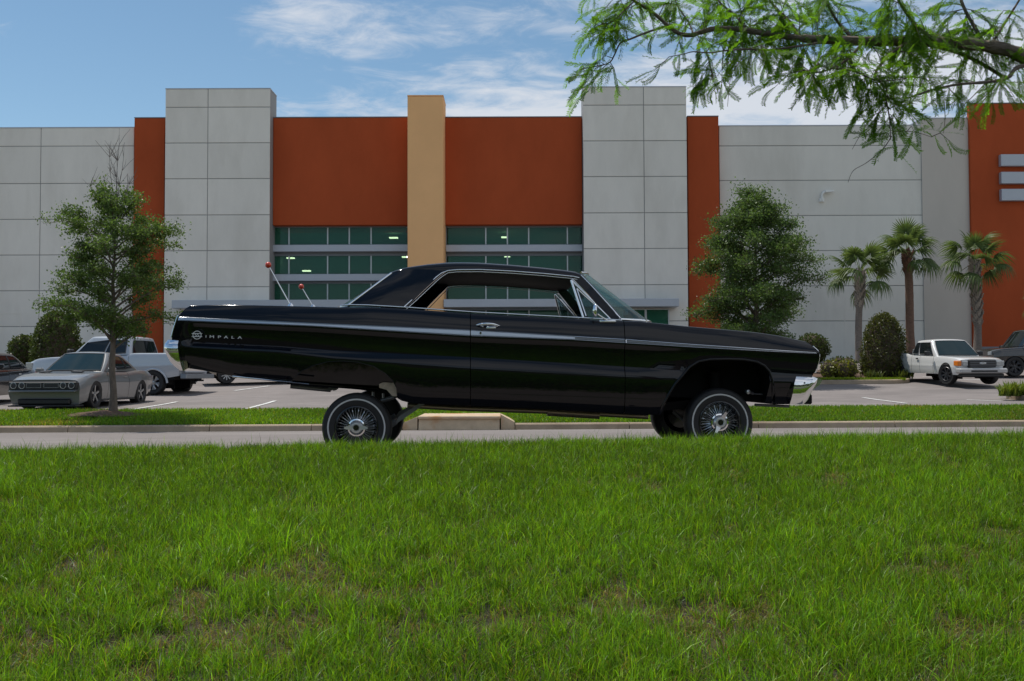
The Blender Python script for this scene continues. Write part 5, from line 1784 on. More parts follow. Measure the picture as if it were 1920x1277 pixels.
# slim young oak on the verge with dead twigs at its top
Yt = 23.55
Xt = xat(211, Yt, 770)
e = thing_at('young_oak', 'slim young oak with bare dead twigs on top in the grass verge', 'tree', Xt, Yt, 0.0)
rng = np.random.default_rng(5)
tr, ax = grow_tree(e, 1.52, 5.05, 1.52, [(0, .36), (.08, .62), (.2, .86), (.40, 1.0), (.60, .98), (.78, .94), (.9, .76), (1, .40)], 52, 17, 36000, .062, M['leaf_oak'], rng, r0=.085, gap=.06, clump=.085, skew=-.05, yellow=.08)
m = MB()
rr = random.Random(4)
top = Vector((.03, 0, 4.75))
for (dx, dz, n) in ((.02, 2.4, 9), (.16, 2.05, 6), (-.16, 2.0, 6), (.36, 1.25, 5), (-.75, 1.15, 6), (-.36, 1.0, 4)):
    a = [top + Vector((dx * t ** 1.2 + .02 * math.sin(9 * t + dx * 7), .1 * t * (1 if dx > 0 else -1), -.3 + dz * t)) for t in np.linspace(0, 1, 7)]
    m.tube(a, [.014 * (1 - .85 * k / 6) for k in range(7)], 5)
    for k in range(n * 2):
        q = a[rr.randrange(2, 6)]
        w = q + Vector((rr.uniform(-.30, .30), rr.uniform(-.15, .15), rr.uniform(.18, .5)))
        m.tube([q, q.lerp(w, .55) + Vector((rr.uniform(-.03, .03), 0, 0)), w], [.0055, .0045, .0025], 4, caps=False)
m.build('dead_branches', M['deadtwig'], e)
m = MB(); m.lathe([(.75, .0), (.5, .045), (.22, .09), (.07, .12)], 18, axis='z'); m.v = [(x * 1.5 - .15, y * .9, z + random.uniform(-.012, .012)) for x, y, z in m.v]; m.build('mulch_ring', M['mulch'], e)

# dense bushy tree behind the black car
Yt = 36.8
Xt = xat(1418, Yt, 640)
e = thing_at('bushy_tree', 'dense rounded dark green tree standing behind the bonnet of the black car', 'tree', Xt, Yt, .12)
rng = np.random.default_rng(8)
grow_tree(e, .95, 6.75, 2.16, [(0, .42), (.06, .62), (.18, .90), (.4, 1.0), (.6, .96), (.78, .82), (.9, .56), (1, .16)], 74, 26, 74000, .084, M['leaf_dense'], rng, r0=.13, clump=.15, yellow=.15, gap=.04)
m = MB()
for dx in (-.55, -.25, .3, .6):
    m.tube([(0, 0, .0), (dx * .5, .1, .35), (dx, .15, .75), (dx * 1.5, .2, 1.3)], [.07, .06, .05, .03], 7)
m.build('stem', M['bark'], e, smooth=60)


def bush(name, label, cat, X, Y, rx, rz_, n, size, ma, seed, shape='egg', group=None, dz=.1, stem=False):
    e = thing_at(name, label, cat, X, Y, dz, group)
    rng = np.random.default_rng(seed)
    u = rng.uniform(-1, 1, n); a = rng.uniform(0, 2 * math.pi, n)
    if shape == 'egg':
        h = (u + 1) / 2
        rad = rx * np.sqrt(np.clip(1 - ((h - .26) / np.where(h > .26, .74, .36)) ** 2, 0, 1)) ** .9
        z = h * rz_
    else:
        rad = rx * np.sqrt(1 - u * u); z = (u + 1) / 2 * rz_
    lump = 1 + .06 * np.sin(a * 5 + z * 6) + .05 * np.sin(a * 9 - z * 11) + rng.normal(0, .035, n)
    dep = 1 - np.abs(rng.normal(0, .10, n))
    rr = rad * lump * dep
    pts = np.stack([rr * np.cos(a), rr * np.sin(a), z + rng.normal(0, .03, n)], -1)
    t = .70 + .6 * rng.random(n) * (0.6 + .4 * np.sin(a * 7 + z * 9))
    leaves('crown', pts, size, ma, e, rng, (.8, 1.2), .25, tints=t)
    m = MB()
    pf = [(float(rx * .80 * math.sqrt(max(0.0, 1 - ((h - .26) / (.74 if h > .26 else .36)) ** 2))) + .01, h * rz_ * .97) for h in np.linspace(0.02, .97, 12)] if shape == 'egg' else [(rx * .8 * math.sqrt(max(0, 1 - k * k)) + .01, (k + 1) / 2 * rz_) for k in np.linspace(-.98, .98, 12)]
    m.lathe(pf, 16, axis='z')
    m.build('branches', M['twig'], e, smooth=80)
    return e


def sc(Y): return FPX / Y
Yb = 38.0
bush('clipped_shrub', 'tall egg shaped clipped shrub next to the white pickup', 'shrub', xat(1657, Yb, 650), Yb, 41 / sc(Yb), 2.42, 7000, .085, M['leaf_egg'], 21)
Yb = 40.5
e = bush('round_shrub', 'round ball shaped shrub just past the nose of the black car', 'shrub', xat(1523, Yb, 640), Yb, 31 / sc(Yb), 1.15, 3500, .085, M['leaf_bush'], 22, 'ball', dz=.55)
m = MB(); m.tube([(0, 0, -.6), (0, 0, .1)], .05, 8); m.build('stem', M['bark'], e)
Yb = 45.0
bush('pointed_shrub', 'larger pointed leafy shrub behind the grey coupe at the left', 'shrub', xat(106, Yb, 640), Yb, 44 / sc(Yb), 2.75, 6500, .12, M['leaf_bush'], 23)
Yb = 46.5
bush('low_shrub', 'smaller rounded shrub left of the pointed shrub by the wall', 'shrub', xat(44, Yb, 650), Yb, 27 / sc(Yb), 1.65, 3200, .12, M['leaf_bush'], 24, 'ball')
Yb = 47.0
bush('dark_hedge_shrub', 'dark low shrub in front of the left wall under the pale pickup bonnet', 'shrub', xat(150, Yb, 670), Yb, 36 / sc(Yb), 1.2, 2600, .12, M['leaf_bush'], 25, 'ball')


def clump_plant(name, label, cat, X, Y, w, h, n, ln, ma, seed, group=None, strap=True, yellow=.4, dz=.12):
    e = thing_at(name, label, cat, X, Y, dz, group)
    rng = np.random.default_rng(seed)
    V, F, C = [], [], []
    for k in range(n):
        if strap:
            a = rng.uniform(0, 2 * math.pi); b = np.array([rng.normal(0, w * .25), rng.normal(0, w * .2), 0])
            L = ln * rng.uniform(.6, 1.1); out = rng.uniform(.2, .75)
            d = np.array([math.cos(a), math.sin(a), 0]); s = np.array([-d[1], d[0], 0]) * .014
            i = len(V)
            for t, ww in ((0, 1), (.4, 1), (.75, .7), (1, .05)):
                c_ = b + d * L * out * t + np.array([0, 0, L * (t - .62 * out * t * t)])
                V += [c_ - s * ww, c_ + s * ww]
            F += [(i, i + 1, i + 3, i + 2), (i + 2, i + 3, i + 5, i + 4), (i + 4, i + 5, i + 7, i + 6)]
            tv = rng.uniform(.65, 1.3); C += [(tv * (1 + yellow * rng.random()), tv, tv * .8)] * 8
    me = fastmesh('leaves', np.array(V), np.array(F), np.array(C))
    link('leaves', me, ma, e)
    return e


k = 0
ORD = ('first', 'second', 'third', 'fourth')
for ip_, px in enumerate((1884, 1900, 1916, 1934)):
    for Y in (28.0, 28.7):
        clump_plant('strap_leaf_plant', f'{ORD[ip_]} strap leaf clump from the left in the {"front" if Y < 28.5 else "back"} row of the right hand bed', 'plant', xat(px + (Y - 28) * 14, Y, 740), Y, .42, .5, 90, .50, M['leaf_lily'], 300 + k, 'strap leaf clumps in the right hand bed')
        k += 1
for i, px in enumerate((1552, 1566, 1580, 1594)):
    bush('croton', f'{ORD[i]} yellow and green bedding shrub from the left at the foot of the palms', 'plant', xat(px, 37.2 + .3 * (i % 2), 690), 37.2 + .3 * (i % 2), .26, .62, 420, .10, M['leaf_croton'], 40 + i, 'ball', 'yellow bedding shrubs', dz=.13)
for i, px in enumerate((1572, 1590, 1626, 1640)):
    bush('dark_bedding_shrub', f'{ORD[i]} dark bedding shrub from the left behind the yellow plants', 'plant', xat(px, 38.4, 690), 38.4, .32, .72, 420, .09, M['leaf_bush'], 60 + i, 'ball', 'dark bedding shrubs', dz=.13)
for i, px in enumerate((1630, 1644, 1690, 1700)):
    clump_plant('bedding_grass', f'{ORD[i]} low grassy plant from the left around the egg shaped shrub', 'plant', xat(px, 36.9, 700), 36.9, .5, .4, 60, .45, M['leaf_bush'], 80 + i, 'grassy plants round the clipped shrub')


# ---- palms
def frond_mesh(name, seed, stalk, R_, droop):
    """fan leaf: stalk along +x from the origin, then a fan of folded strips"""
    rng = np.random.default_rng(seed)
    V, F, C = [], [], []
    def strip(pts, ws, t, side):
        i = len(V)
        for p, w in zip(pts, ws):
            V.append(p - side * w); V.append(p + side * w)
        for k in range(len(pts) - 1): F.append((i + 2 * k, i + 2 * k + 1, i + 2 * k + 3, i + 2 * k + 2))
        C.extend([(t * (1 + .15 * rng.random()), t, t * .9)] * (2 * len(pts)))
    pts = [np.array([stalk * t, 0, -.18 * stalk * t * t]) for t in (0, .5, 1)]
    strip(pts, [.02, .014, .012], .9, np.array([0, 1, 0]))
    hub = pts[-1]
    n = 30
    for k in range(n):
        a = R(-128 + 256 * k / (n - 1)) + rng.normal(0, .02)
        L = R_ * (1 - .30 * (abs(a) / R(128)) ** 2) * rng.uniform(.9, 1.05)
        d = np.array([math.cos(a), math.sin(a), 0]); s = np.array([-d[1], d[0], .25 * (1 if k % 2 else -1)])
        fall = droop * rng.uniform(.7, 1.3)
        pp = [hub + d * L * t * (1 - .25 * fall * t * t) + np.array([0, 0, -.1 * stalk * t - fall * L * (t ** 2.6) * .75 + .06 * L * abs(math.sin(a)) * t]) for t in (.03, .35, .65, .85, 1.0)]
        strip(pp, [.010, .030, .024, .012, .002], rng.uniform(.7, 1.25), s)
    me = fastmesh(name, np.array(V), np.array(F), np.array(C))
    return me


FROND = [frond_mesh('frond', 500 + i, *a) for i, a in enumerate(((.78, .78, .40), (.70, .80, .65), (.86, .75, 1.0), (.64, .84, .28)))]


def palm(label, px, Yp, py_top, r_, lean_px, boots, bark, seed, az_bias=None, fronds=15, red=False, scale=1.0):
    X = xat(px, Yp, 690)
    e = thing_at('palm_tree', label, 'palm tree', X, Yp, .1, 'palms along the grey wall')
    zt = zat(py_top, Yp, px) - e.location.z
    lx = lean_px / sc(Yp)
    rng = np.random.default_rng(seed)
    P = lambda t: Vector((lx * t + .05 * math.sin(t * 5 + seed), 0, zt * t))
    m = MB()
    ks = np.linspace(0, 1, 26)
    m.tube([P(t) for t in ks], [r_ * (1.22 - .25 * min(1, t * 4) + (.02 * math.sin(k * 2.6)) - .10 * t) for k, t in enumerate(ks)], 14)
    m.build('trunk', bark, e, smooth=60)
    # old leaf bases
    b = MB()
    t0, t1, sz, ma = boots
    n = int((t1 - t0) * zt / .085) * 7
    for k in range(n):
        t = t0 + (t1 - t0) * k / n
        a = k * 2.399
        o = Vector((math.cos(a), math.sin(a), 0)); s = Vector((-o.y, o.x, 0))
        sw = sz * (.6 + .4 * min(1, (t - t0) / max(.01, (t1 - t0)) * 2.5))
        c0 = P(t) + o * r_ * .82
        tip = c0 + o * sw * rng.uniform(.5, .9) + Vector((0, 0, .24 * rng.uniform(.8, 1.2))) + s * (.10 if k % 2 else -.10)
        w = .065
        b.add([c0 - s * w - Vector((0, 0, .04)), c0 + s * w - Vector((0, 0, .04)), c0 + o * .03 + Vector((0, 0, .05)), tip - s * .03, tip + s * .03, tip - o * .04], [(0, 1, 4, 3), (0, 3, 5), (1, 5, 4), (3, 4, 5)])
    o_ = b.build('leaf_bases', ma, e); o_['kind'] = 'stuff'
    top = P(1)
    for k in range(fronds):
        f = k / fronds
        a = k * 2.399 + seed
        el = R(78 - 100 * f + rng.uniform(-10, 10))
        o = link('frond', FROND[(k + seed) % 4] if f < .75 else FROND[2], M['leaf_palm'], e)
        o.location = top + Vector((0, 0, -.05 - .25 * f))
        o.rotation_mode = 'XYZ'
        o.rotation_euler = (rng.uniform(-.5, .5), -el, a)
        g = rng.uniform(.85, 1.1) * scale
        o.scale = (g, g, g)
    return e


palm('short palm with ragged grey trunk left of the tall palm', 1612, 49.0, 508, .175, 2, (.60, .985, .20, M['boot']), M['palm_bark'], 3, fronds=16, scale=1.22)
palm('tallest palm with smooth trunk and reddish brown collar below its fronds', 1711, 49.5, 470, .215, -8, (.80, .985, .20, M['boot_red']), M['palm_bark_red'], 4, fronds=20, scale=1.2)
palm('palm with criss-cross leaf stubs on its trunk in front of the orange wall', 1833, 50.5, 484, .20, 0, (.35, .985, .20, M['boot']), M['palm_bark'], 6, fronds=17, scale=1.25)
palm('palm half cut off by the right edge of the photo', 1975, 47, 560, .20, 0, (.5, .985, .20, M['boot']), M['palm_bark'], 9, fronds=16, scale=1.05)

# ---- verge grass and foreground grass
def blades(name, X, T, L, Wd, tint, lean_, rng, ma, seg=3, zoff=0.0, label=None):
    """curved grass blades standing on the ground; X across, T along the ground profile"""
    n = len(X)
    Y = (T + X * math.sin(YA)) / math.cos(YA)
    Z = zg(X, T) + zoff
    a = rng.uniform(0, 2 * math.pi, n)
    b = rng.uniform(0, 2 * math.pi, n)
    d = np.stack([np.cos(a), np.sin(a), np.zeros(n)], -1)
    s = np.stack([np.cos(b), np.sin(b), np.zeros(n)], -1)
    ts = np.linspace(0, 1, seg + 1)
    V = np.zeros((n, 2 * seg + 1, 3), dtype=np.float32)
    base = np.stack([X, Y, Z], -1)
    for k, t in enumerate(ts):
        c = base + d * (L * lean_ * t ** 1.8)[:, None] + np.array([0, 0, 1.0]) * (L * t * (1 - .42 * np.minimum(1.2, lean_) * t))[:, None]
        if k < seg:
            w = (Wd * (1 - .55 * t ** 2))[:, None] / 2
            V[:, 2 * k] = c - s * w; V[:, 2 * k + 1] = c + s * w
        else: V[:, 2 * k] = c
    nv = 2 * seg + 1
    F = []
    for k in range(seg - 1):
        F += [(2 * k, 2 * k + 1, 2 * k + 3), (2 * k, 2 * k + 3, 2 * k + 2)]
    F.append((2 * seg - 2, 2 * seg - 1, 2 * seg))
    F = np.array(F)
    FF = (np.arange(n)[:, None, None] * nv + F[None]).reshape(-1, 3)
    C = np.repeat(tint, nv, 0).reshape(n, nv, 3).copy()
    me = fastmesh(name, V.reshape(-1, 3), FF, C.reshape(-1, 3))
    o = link(name, me, ma)
    o['kind'] = 'stuff'
    return o


def vnoise(X, Y, sc_, seed):
    """cheap smooth value noise"""
    r_ = np.random.default_rng(seed)
    g = r_.random((64, 64))
    x, y = X * sc_ + 1000, Y * sc_ + 1000
    i, j = np.floor(x).astype(int), np.floor(y).astype(int)
    u, v = x - i, y - j
    u, v = u * u * (3 - 2 * u), v * v * (3 - 2 * v)
    i, j = i % 64, j % 64
    i2, j2 = (i + 1) % 64, (j + 1) % 64
    return (g[i, j] * (1 - u) + g[i2, j] * u) * (1 - v) + (g[i, j2] * (1 - u) + g[i2, j2] * u) * v


rng = np.random.default_rng(77)
NB = 640000
T = rng.uniform(2.5, 7.12, NB)
X = rng.uniform(-1, 1, NB)
keep = rng.random(NB) < np.clip((T * .56 + .45) / 4.4, 0, 1)
T = T[keep]; X = X[keep]
X = X * (T * .56 + .45)
n = len(T)
# the sod grows in tufts with dark gaps between them
ntf = 30000
Tt = rng.uniform(2.5, 7.12, ntf * 2); Xt_ = rng.uniform(-1, 1, ntf * 2)
kk = rng.random(ntf * 2) < np.clip((Tt * .56 + .45) / 4.4, 0, 1)
Tt, Xt_ = Tt[kk], Xt_[kk]; Xt_ = Xt_ * (Tt * .56 + .45)
ti = rng.integers(0, len(Tt), n)
tuft = rng.random(n) < .80
sp = np.abs(rng.normal(.012, .005, len(Tt)))[ti]
X = np.where(tuft, Xt_[ti] + rng.normal(0, 1, n) * sp, X)
T = np.where(tuft, Tt[ti] + rng.normal(0, 1, n) * sp, T)
T = np.clip(T, 2.45, 7.13)
tl = np.where(tuft, rng.uniform(.72, 1.25, len(Tt))[ti], .8)
tg = np.where(tuft, rng.uniform(.72, 1.28, len(Tt))[ti], .9)
pat = vnoise(X, T, .9, 1) * .6 + vnoise(X, T, 2.3, 2) * .4
thin = vnoise(X, T, 1.5, 3) * .18 + vnoise(X, T, 5.0, 4) * .37 + vnoise(X, T, 12, 5) * .45
# bare spots seen in the bank
for (px, py, rad) in ((530, 1085, .17), (1715, 1078, .14), (1300, 1160, .16), (1150, 1140, .12), (650, 1120, .10), (1840, 1190, .14), (930, 1170, .12), (1880, 1010, .12), (760, 1190, .12), (560, 1180, .10), (830, 860, .06)):
    d = ray(px, py)
    lo, hi = 2.0, 7.0
    for _ in range(40):
        mid = (lo + hi) / 2
        q = d * (mid / d.y)
        if HC + q.z > gz(q.x, mid): lo = mid
        else: hi = mid
    q = d * (lo / d.y)
    rr2 = ((X - q.x) / 1.5) ** 2 + (T - tY(q.x, lo)) ** 2
    thin = thin - .5 * np.exp(-rr2 / (rad * .72) ** 2)
near = np.clip((5.0 - T) / 2.2, 0, 1)
live = rng.random(n) < np.clip((thin - .20 - .11 * near) / .22, .06, 1)
L = (.050 + .034 * pat + .030 * rng.random(n) ** 2) * (.75 + .5 * rng.random(n)) * np.where(live, 1, .5) * tl
L *= 1 + .55 * (rng.random(n) < .035)
lean_ = np.clip(rng.gamma(2.2, .26, n), .05, 1.5) * np.where(live, 1, 1.4)
dry = rng.random(n) < np.where(live, .08 + .08 * near, .75)
g = np.where(rng.random(n) < .06, 1.9, rng.uniform(.38, 1.6, n)) * (.64 + .72 * pat) * tg
tint = np.stack([g * (1.0 + .55 * rng.random(n) ** 2), g, g * rng.uniform(.7, 1.3, n)], -1)
drc = np.stack([2.5 * np.ones(n), .90 * np.ones(n), 6.0 * np.ones(n)], -1) * rng.uniform(.5, 1.25, n)[:, None]
tint = np.where(dry[:, None], drc, tint)
lean_ = np.where(dry, np.clip(lean_ * 1.5, .6, 1.9), lean_ * .9)
L = np.where(dry, L * .85, L)
Wd = rng.uniform(.0017, .0037, n) * np.where(dry, .7, 1)
blades('bank_grass', X, T, L, Wd, tint, lean_, rng, M['grass'], 3)

NV = 120000
X = rng.uniform(-17, 17, NV); T = rng.uniform(22.3, 24.86, NV)
pat = vnoise(X, T, .5, 9)
g = rng.uniform(.6, 1.5, NV) * (.62 + .62 * pat)
br = rng.random(NV) < np.clip((vnoise(X, T, .8, 14) - .55) * 1.6, .05, .5)
tint = np.stack([g * (1.1 + .5 * rng.random(NV) ** 2 * pat) * np.where(br, 1.9, 1), g * np.where(br, .9, 1), g * np.where(br, 4, 1.2)], -1)
blades('verge_grass', X, T, rng.uniform(.05, .11, NV), rng.uniform(.012, .022, NV), tint, np.clip(rng.gamma(2, .25, NV), .05, 1.2), rng, M['grass'], 2)
# mown strip in the planting island
NV = 14000
X = rng.uniform(3.3, 14.3, NV); Yv = rng.uniform(36.1, 36.75, NV); T = tY(X, Yv)
g = rng.uniform(.7, 1.2, NV)
blades('island_grass', X, T, rng.uniform(.06, .12, NV), rng.uniform(.018, .03, NV), np.stack([g * 1.6, g * 1.05, g * 1.2], -1), np.clip(rng.gamma(2, .25, NV), .05, 1.2), rng, M['grass'], 2, zoff=.12)


# ---- cypress branch reaching in from the right, above the camera's view
YC = 3.4
CS = YC / 4.5
CY = empty('cypress_tree', (2.28, 3.6, gz(2.28, 3.6)))
tag(CY, 'bald cypress with feathery green branches overhanging the top right of the view', 'tree')
bpy.context.view_layer.update()
def cyp(m, name, ma, smooth=60):
    o = m.build(name, ma, smooth=smooth)
    o.parent = CY; o.matrix_parent_inverse = Matrix.Translation(-CY.location)
    return o
def cpt(px, py, dy=0.0): return at(px, py, YC + dy * CS)
def smooth_path(pts, k=4):
    out = []
    P_ = [pts[0]] + pts + [pts[-1]]
    for i in range(1, len(P_) - 2):
        for j in range(k):
            t = j / k
            a, b, c_, d = P_[i - 1], P_[i], P_[i + 1], P_[i + 2]
            out.append(.5 * ((2 * b) + (c_ - a) * t + (2 * a - 5 * b + 4 * c_ - d) * t * t + (3 * b - a - 3 * c_ + d) * t ** 3))
    out.append(pts[-1])
    return out
BR = [  # (points (px, py, depth offset), start radius, end radius)
    ([(1990, 150, .1), (1935, 118, .05), (1895, 96, 0), (1830, 84, 0), (1760, 80, 0), (1690, 77, 0), (1600, 77, 0), (1540, 74, 0), (1500, 72, .02)], .034, .0175),
    ([(1500, 72, .02), (1440, 64, .05), (1390, 56, .06), (1340, 54, .04), (1315, 60, .02), (1295, 66, 0), (1272, 62, 0), (1250, 46, 0), (1225, 24, 0), (1190, 2, 0), (1160, -18, 0)], .0145, .006),
    ([(1252, 48, 0), (1215, 60, -.03), (1180, 74, -.05), (1163, 81, -.05), (1152, 103, -.06), (1143, 117, -.06), (1120, 124, -.06), (1088, 130, -.08)], .0055, .002),
    ([(1935, 120, .02), (1905, 128, -.05), (1888, 147, -.08), (1850, 154, -.1), (1800, 158, -.1), (1750, 168, -.12), (1700, 185, -.14)], .011, .003),
    ([(1740, 84, .05), (1800, 100, .1), (1850, 125, .1), (1886, 148, .05)], .009, .008),
    ([(1540, 80, -.04), (1500, 86, -.08), (1440, 94, -.1), (1400, 92, -.1), (1360, 95, -.12), (1330, 99, -.12), (1300, 97, -.12), (1284, 101, -.12)], .006, .002),
    ([(1620, 78, -.05), (1590, 110, -.12), (1560, 128, -.15), (1530, 136, -.16), (1505, 130, -.16)], .007, .0025),
    ([(1700, 80, -.05), (1665, 105, -.1), (1640, 140, -.14), (1655, 160, -.16), (1662, 190, -.18), (1668, 225, -.18), (1670, 262, -.18)], .007, .0018),
    ([(1760, 80, -.02), (1720, 50, -.05), (1690, 10, -.1), (1670, -30, -.1)], .008, .005),
    ([(1850, 90, .05), (1830, 55, .1), (1810, 20, .12), (1795, -20, .15)], .010, .006),
    ([(1855, 88, 0), (1880, 50, .08), (1905, 10, .1), (1930, -30, .1)], .007, .004),
    ([(1600, 74, .1), (1570, 40, .2), (1550, 5, .25), (1540, -30, .3)], .008, .005),
    ([(1500, 70, .05), (1480, 40, .12), (1450, 10, .2), (1430, -25, .2)], .008, .005),
    ([(1400, 58, .08), (1380, 30, .12), (1350, 5, .2), (1330, -25, .2)], .006, .004),
    ([(1663, 210, -.18), (1640, 215, -.18), (1615, 250, -.18), (1598, 280, -.18)], .0022, .001),
    ([(1675, 247, -.18), (1700, 246, -.18), (1725, 250, -.18), (1746, 257, -.18)], .0022, .001),
    ([(1672, 255, -.18), (1655, 280, -.18), (1625, 305, -.18), (1600, 320, -.18), (1590, 342, -.18)], .0024, .001),
    ([(1860, 142, -.05), (1830, 175, -.05), (1800, 205, -.05), (1785, 232, -.05)], .0026, .001),
    ([(1392, 108, -.12), (1372, 139, -.12), (1367, 170, -.12), (1364, 200, -.12)], .0022, .001),
    ([(1382, 108, -.12), (1360, 122, -.12), (1343, 145, -.12)], .0022, .001),
    ([(1770, 190, -.1), (1772, 220, -.1), (1769, 250, -.1)], .002, .001),
    ([(1500, 135, -.14), (1500, 160, -.14), (1499, 190, -.14)], .002, .001),
    ([(1325, 100, -.1), (1332, 125, -.1), (1338, 150, -.1)], .0018, .001),
    ([(1560, 128, -.15), (1600, 132, -.18), (1640, 150, -.2), (1680, 150, -.2), (1720, 140, -.2)], .005, .002),
    ([(1300, 64, 0), (1290, 40, .1), (1270, 10, .12), (1262, -20, .12)], .004, .003),
    ([(1190, 2, 0), (1170, 20, -.05), (1150, 40, -.08), (1120, 48, -.1)], .0035, .0015),
]
m = MB()
paths = []
for pts, ra, rb in BR:
    q = smooth_path([cpt(*p_) for p_ in pts])
    k = len(q)
    rad = [CS * (ra + (rb - ra) * i / (k - 1)) * (1 + .10 * math.sin(i * 2.1) * (ra > .01)) for i in range(k)]
    m.tube(q, rad, 9 if ra > .01 else 6)
    paths.append((q, ra, pts))
cyp(m, 'branch', M['bark_cyp'])
m = MB()
b0 = CY.location
j0 = cpt(1990, 150, .1)
m.tube([b0 - Vector((0, 0, .1)), b0 + Vector((-.02, 0, 1.0)), Vector((b0.x + .02, b0.y, j0.z + .2)), Vector((b0.x, b0.y, j0.z + 1.6))], [.13, .10, .09, .07], 14)
m.tube([Vector((b0.x, b0.y, j0.z - .25)), j0.lerp(Vector((b0.x, b0.y, j0.z - .15)), .5), j0], [.05, .035, .026], 10)
cyp(m, 'trunk', M['bark_cyp'])

# feathery sprays: a thin axis with two ranks of narrow leaflets
def spray(seed, ln=.15, npair=22, curl=.2):
    rng = np.random.default_rng(seed)
    V, F, C = [], [], []
    ax = lambda t: np.array([ln * t, curl * .06 * math.sin(t * 2.2), -curl * ln * .5 * t * t])
    i = len(V)
    for t in (0, .5, 1):
        V += [ax(t) + np.array([0, -.0008, 0]), ax(t) + np.array([0, .0008, 0])]
    F += [(i, i + 1, i + 3, i + 2), (i + 2, i + 3, i + 5, i + 4)]
    C += [(.9, .75, .8)] * 6
    for k in range(npair):
        t = .06 + .94 * k / (npair - 1)
        L = .0165 * math.sin(math.pi * min(1, .22 + .74 * (1 - t)) ** .8) * rng.uniform(.8, 1.1) + .003
        for sg in (-1, 1):
            p = ax(t)
            d = np.array([.60, sg * .80, rng.uniform(-.25, .35)]); d /= np.linalg.norm(d)
            s_ = np.array([.0021, -sg * .0006, 0.0])
            i = len(V)
            V += [p - s_ * .6, p + s_ * .6, p + d * L * .55 + s_ * 1.1, p + d * L, p + d * L * .55 - s_ * 1.1]
            F.append((i, i + 1, i + 2, i + 4)); F.append((i + 4, i + 2, i + 3, i + 3))
            tv = rng.uniform(.8, 1.2)
            C += [(tv, tv, tv)] * 5
    return np.array(V), F, np.array(C)


SPR = [spray(900 + i, ln, npair, cu) for i, (ln, npair, cu) in enumerate(((.14, 22, .3), (.115, 18, .5), (.16, 26, .15), (.10, 16, .7), (.13, 20, -.2)))]
SPR_ME = []
for i, (v_, f_, c_) in enumerate(SPR):
    me = bpy.data.meshes.new('leaf_spray')
    me.from_pydata([tuple(p_) for p_ in v_], [], [tuple(dict.fromkeys(q_)) for q_ in f_])
    a_ = me.color_attributes.new('tint', 'FLOAT_COLOR', 'POINT')
    c4 = np.ones((len(v_), 4), dtype=np.float32); c4[:, :3] = c_
    a_.data.foreach_set('color', c4.ravel())
    me.materials.append(M['leaf_cyp'])
    SPR_ME.append(me)
rngc = np.random.default_rng(42)
place_ = []      # (pos, direction)
twm = MB()
DENS = [23, 27, 10, 12, 6, 15, 19, 20, 23, 20, 13, 26, 28, 23, 0, 2, 0, 0, 0, 0, 0, 0, 9, 20, 12, 16]
for (q, ra, pts), nt in zip(paths, DENS):
    for k in range(nt):
        t = rngc.uniform(.05, 1.0)
        if ra > .02: t = rngc.uniform(.22, 1.0)
        f_ = t * (len(q) - 1); i = min(len(q) - 2, int(f_)); b = q[i].lerp(q[i + 1], f_ - i)
        # hang mostly down below, some up above the main limb
        dz = rngc.normal(-.35, .75) if ra < .012 else rngc.choice([-1, 1], p=[.48, .52]) * rngc.uniform(.3, 1.0)
        d = Vector((rngc.normal(-.25, .75), rngc.normal(0, .8), dz)).normalized()
        ln = CS * (rngc.uniform(.05, .17) if ra > .004 else rngc.uniform(.02, .09))
        e_ = b + d * ln + Vector((0, 0, -.02))
        mid = b.lerp(e_, .5) + Vector((0, 0, .02))
        twm.tube([b, mid, e_], [.0017, .0012, .0007], 4, caps=False)
        ns = int(3 + ln / CS * 28)
        for s_ in range(ns):
            u_ = rngc.uniform(.05, 1.0)
            pos = b.lerp(mid, u_ * 2) if u_ < .5 else mid.lerp(e_, u_ * 2 - 1)
            dd = (d * .75 + Vector((rngc.normal(0, .55), rngc.normal(0, .55), rngc.normal(-.45, .40)))).normalized()
            place_.append((pos, dd))
cyp(twm, 'twigs', M['twig'])['kind'] = 'stuff'


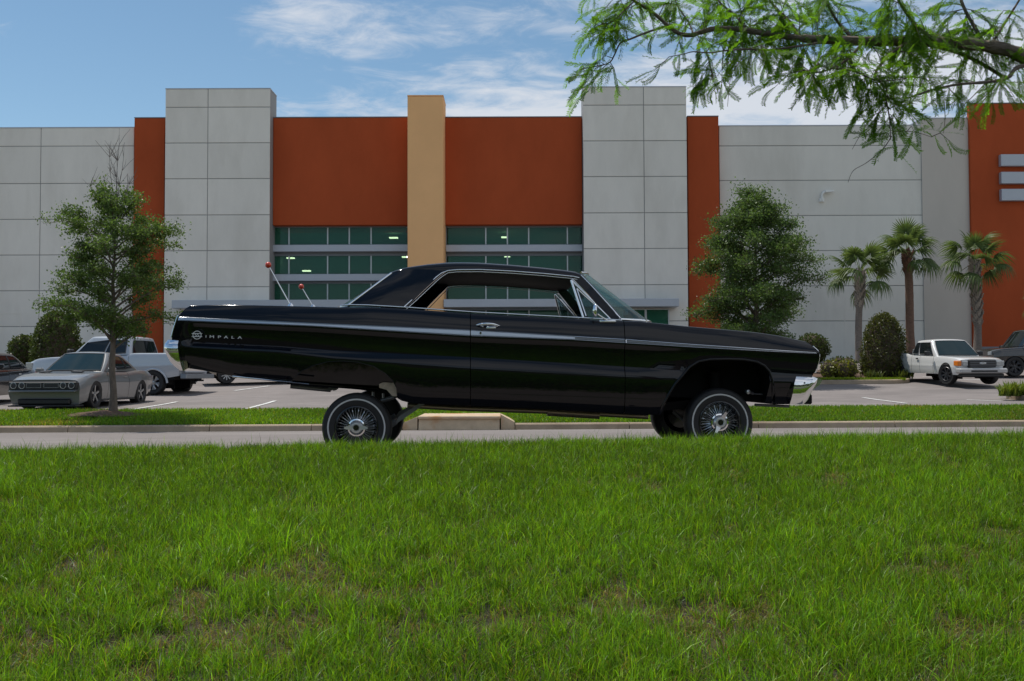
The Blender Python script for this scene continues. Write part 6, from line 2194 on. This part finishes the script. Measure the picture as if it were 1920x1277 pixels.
def spray_matrix(pos, dd, roll, g):
    x = dd; r_ = Vector((0, 0, 1)) if abs(x.z) < .95 else Vector((0, 1, 0))
    y = r_.cross(x).normalized(); z = x.cross(y)
    y, z = y * math.cos(roll) + z * math.sin(roll), z * math.cos(roll) - y * math.sin(roll)
    return Matrix(((x.x * g, y.x * g, z.x * g, pos.x), (x.y * g, y.y * g, z.y * g, pos.y), (x.z * g, y.z * g, z.z * g, pos.z), (0, 0, 0, 1)))


order = sorted(range(len(place_)), key=lambda i: place_[i][0].y)
single = set(order[:60]) | set(rngc.choice(len(place_), 230, replace=False).tolist())
bv, bf, bc = [], [], []
for i, (pos, dd) in enumerate(place_):
    roll = rngc.normal(0, .7); g = CS * rngc.uniform(.65, 1.15); j = int(rngc.integers(0, 5))
    Mx = spray_matrix(pos, dd, roll, g)
    if i in single:
        o = bpy.data.objects.new('leaf_spray', SPR_ME[j])
        COL.objects.link(o)
        o.parent = CY
        o.matrix_parent_inverse = Matrix.Translation(-CY.location)
        o.matrix_basis = Mx
    else:
        A = np.array(Mx)
        v_, f_, c_ = SPR[j]
        base = sum(len(x_) for x_ in bv)
        bv.append(v_ @ A[:3, :3].T + A[:3, 3]); bc.append(c_ * rngc.uniform(.65, 1.3)); bf.append(np.array(f_) + base)
V_ = np.concatenate(bv); F_ = np.concatenate(bf); C_ = np.concatenate(bc)
# leaflet tips are triangles stored with a doubled corner: split the arrays
quad = F_[F_[:, 2] != F_[:, 3]]; tri = F_[F_[:, 2] == F_[:, 3]][:, :3]
T3 = np.concatenate([quad[:, [0, 1, 2]], quad[:, [0, 2, 3]], tri])
o = link('foliage', fastmesh('foliage', V_, T3, C_), M['leaf_cyp'], CY)
o.matrix_parent_inverse = Matrix.Translation(-CY.location)
o['kind'] = 'stuff'
print('sprays', len(place_))

# ---- unseen woods added behind the camera to darken reflections in paint and chrome
rngw = np.random.default_rng(12)
nw = 26000
Xw = rngw.uniform(-130, 130, nw)
hgt = 8 + 4.5 * vnoise(Xw, Xw * 0, .09, 31) + 2.5 * vnoise(Xw, Xw * 0, .35, 32)
Zw = rngw.random(nw) ** .8 * hgt - .9
Yw = -72 + rngw.normal(0, 1.6, nw) - 3 * vnoise(Xw, Zw, .2, 33)
o = leaves('reflection_woods', np.stack([Xw, Yw, Zw], -1), 1.5, M['leaf_bush'], None, rngw, (.6, 1.3), .2)
o['kind'] = 'stuff'
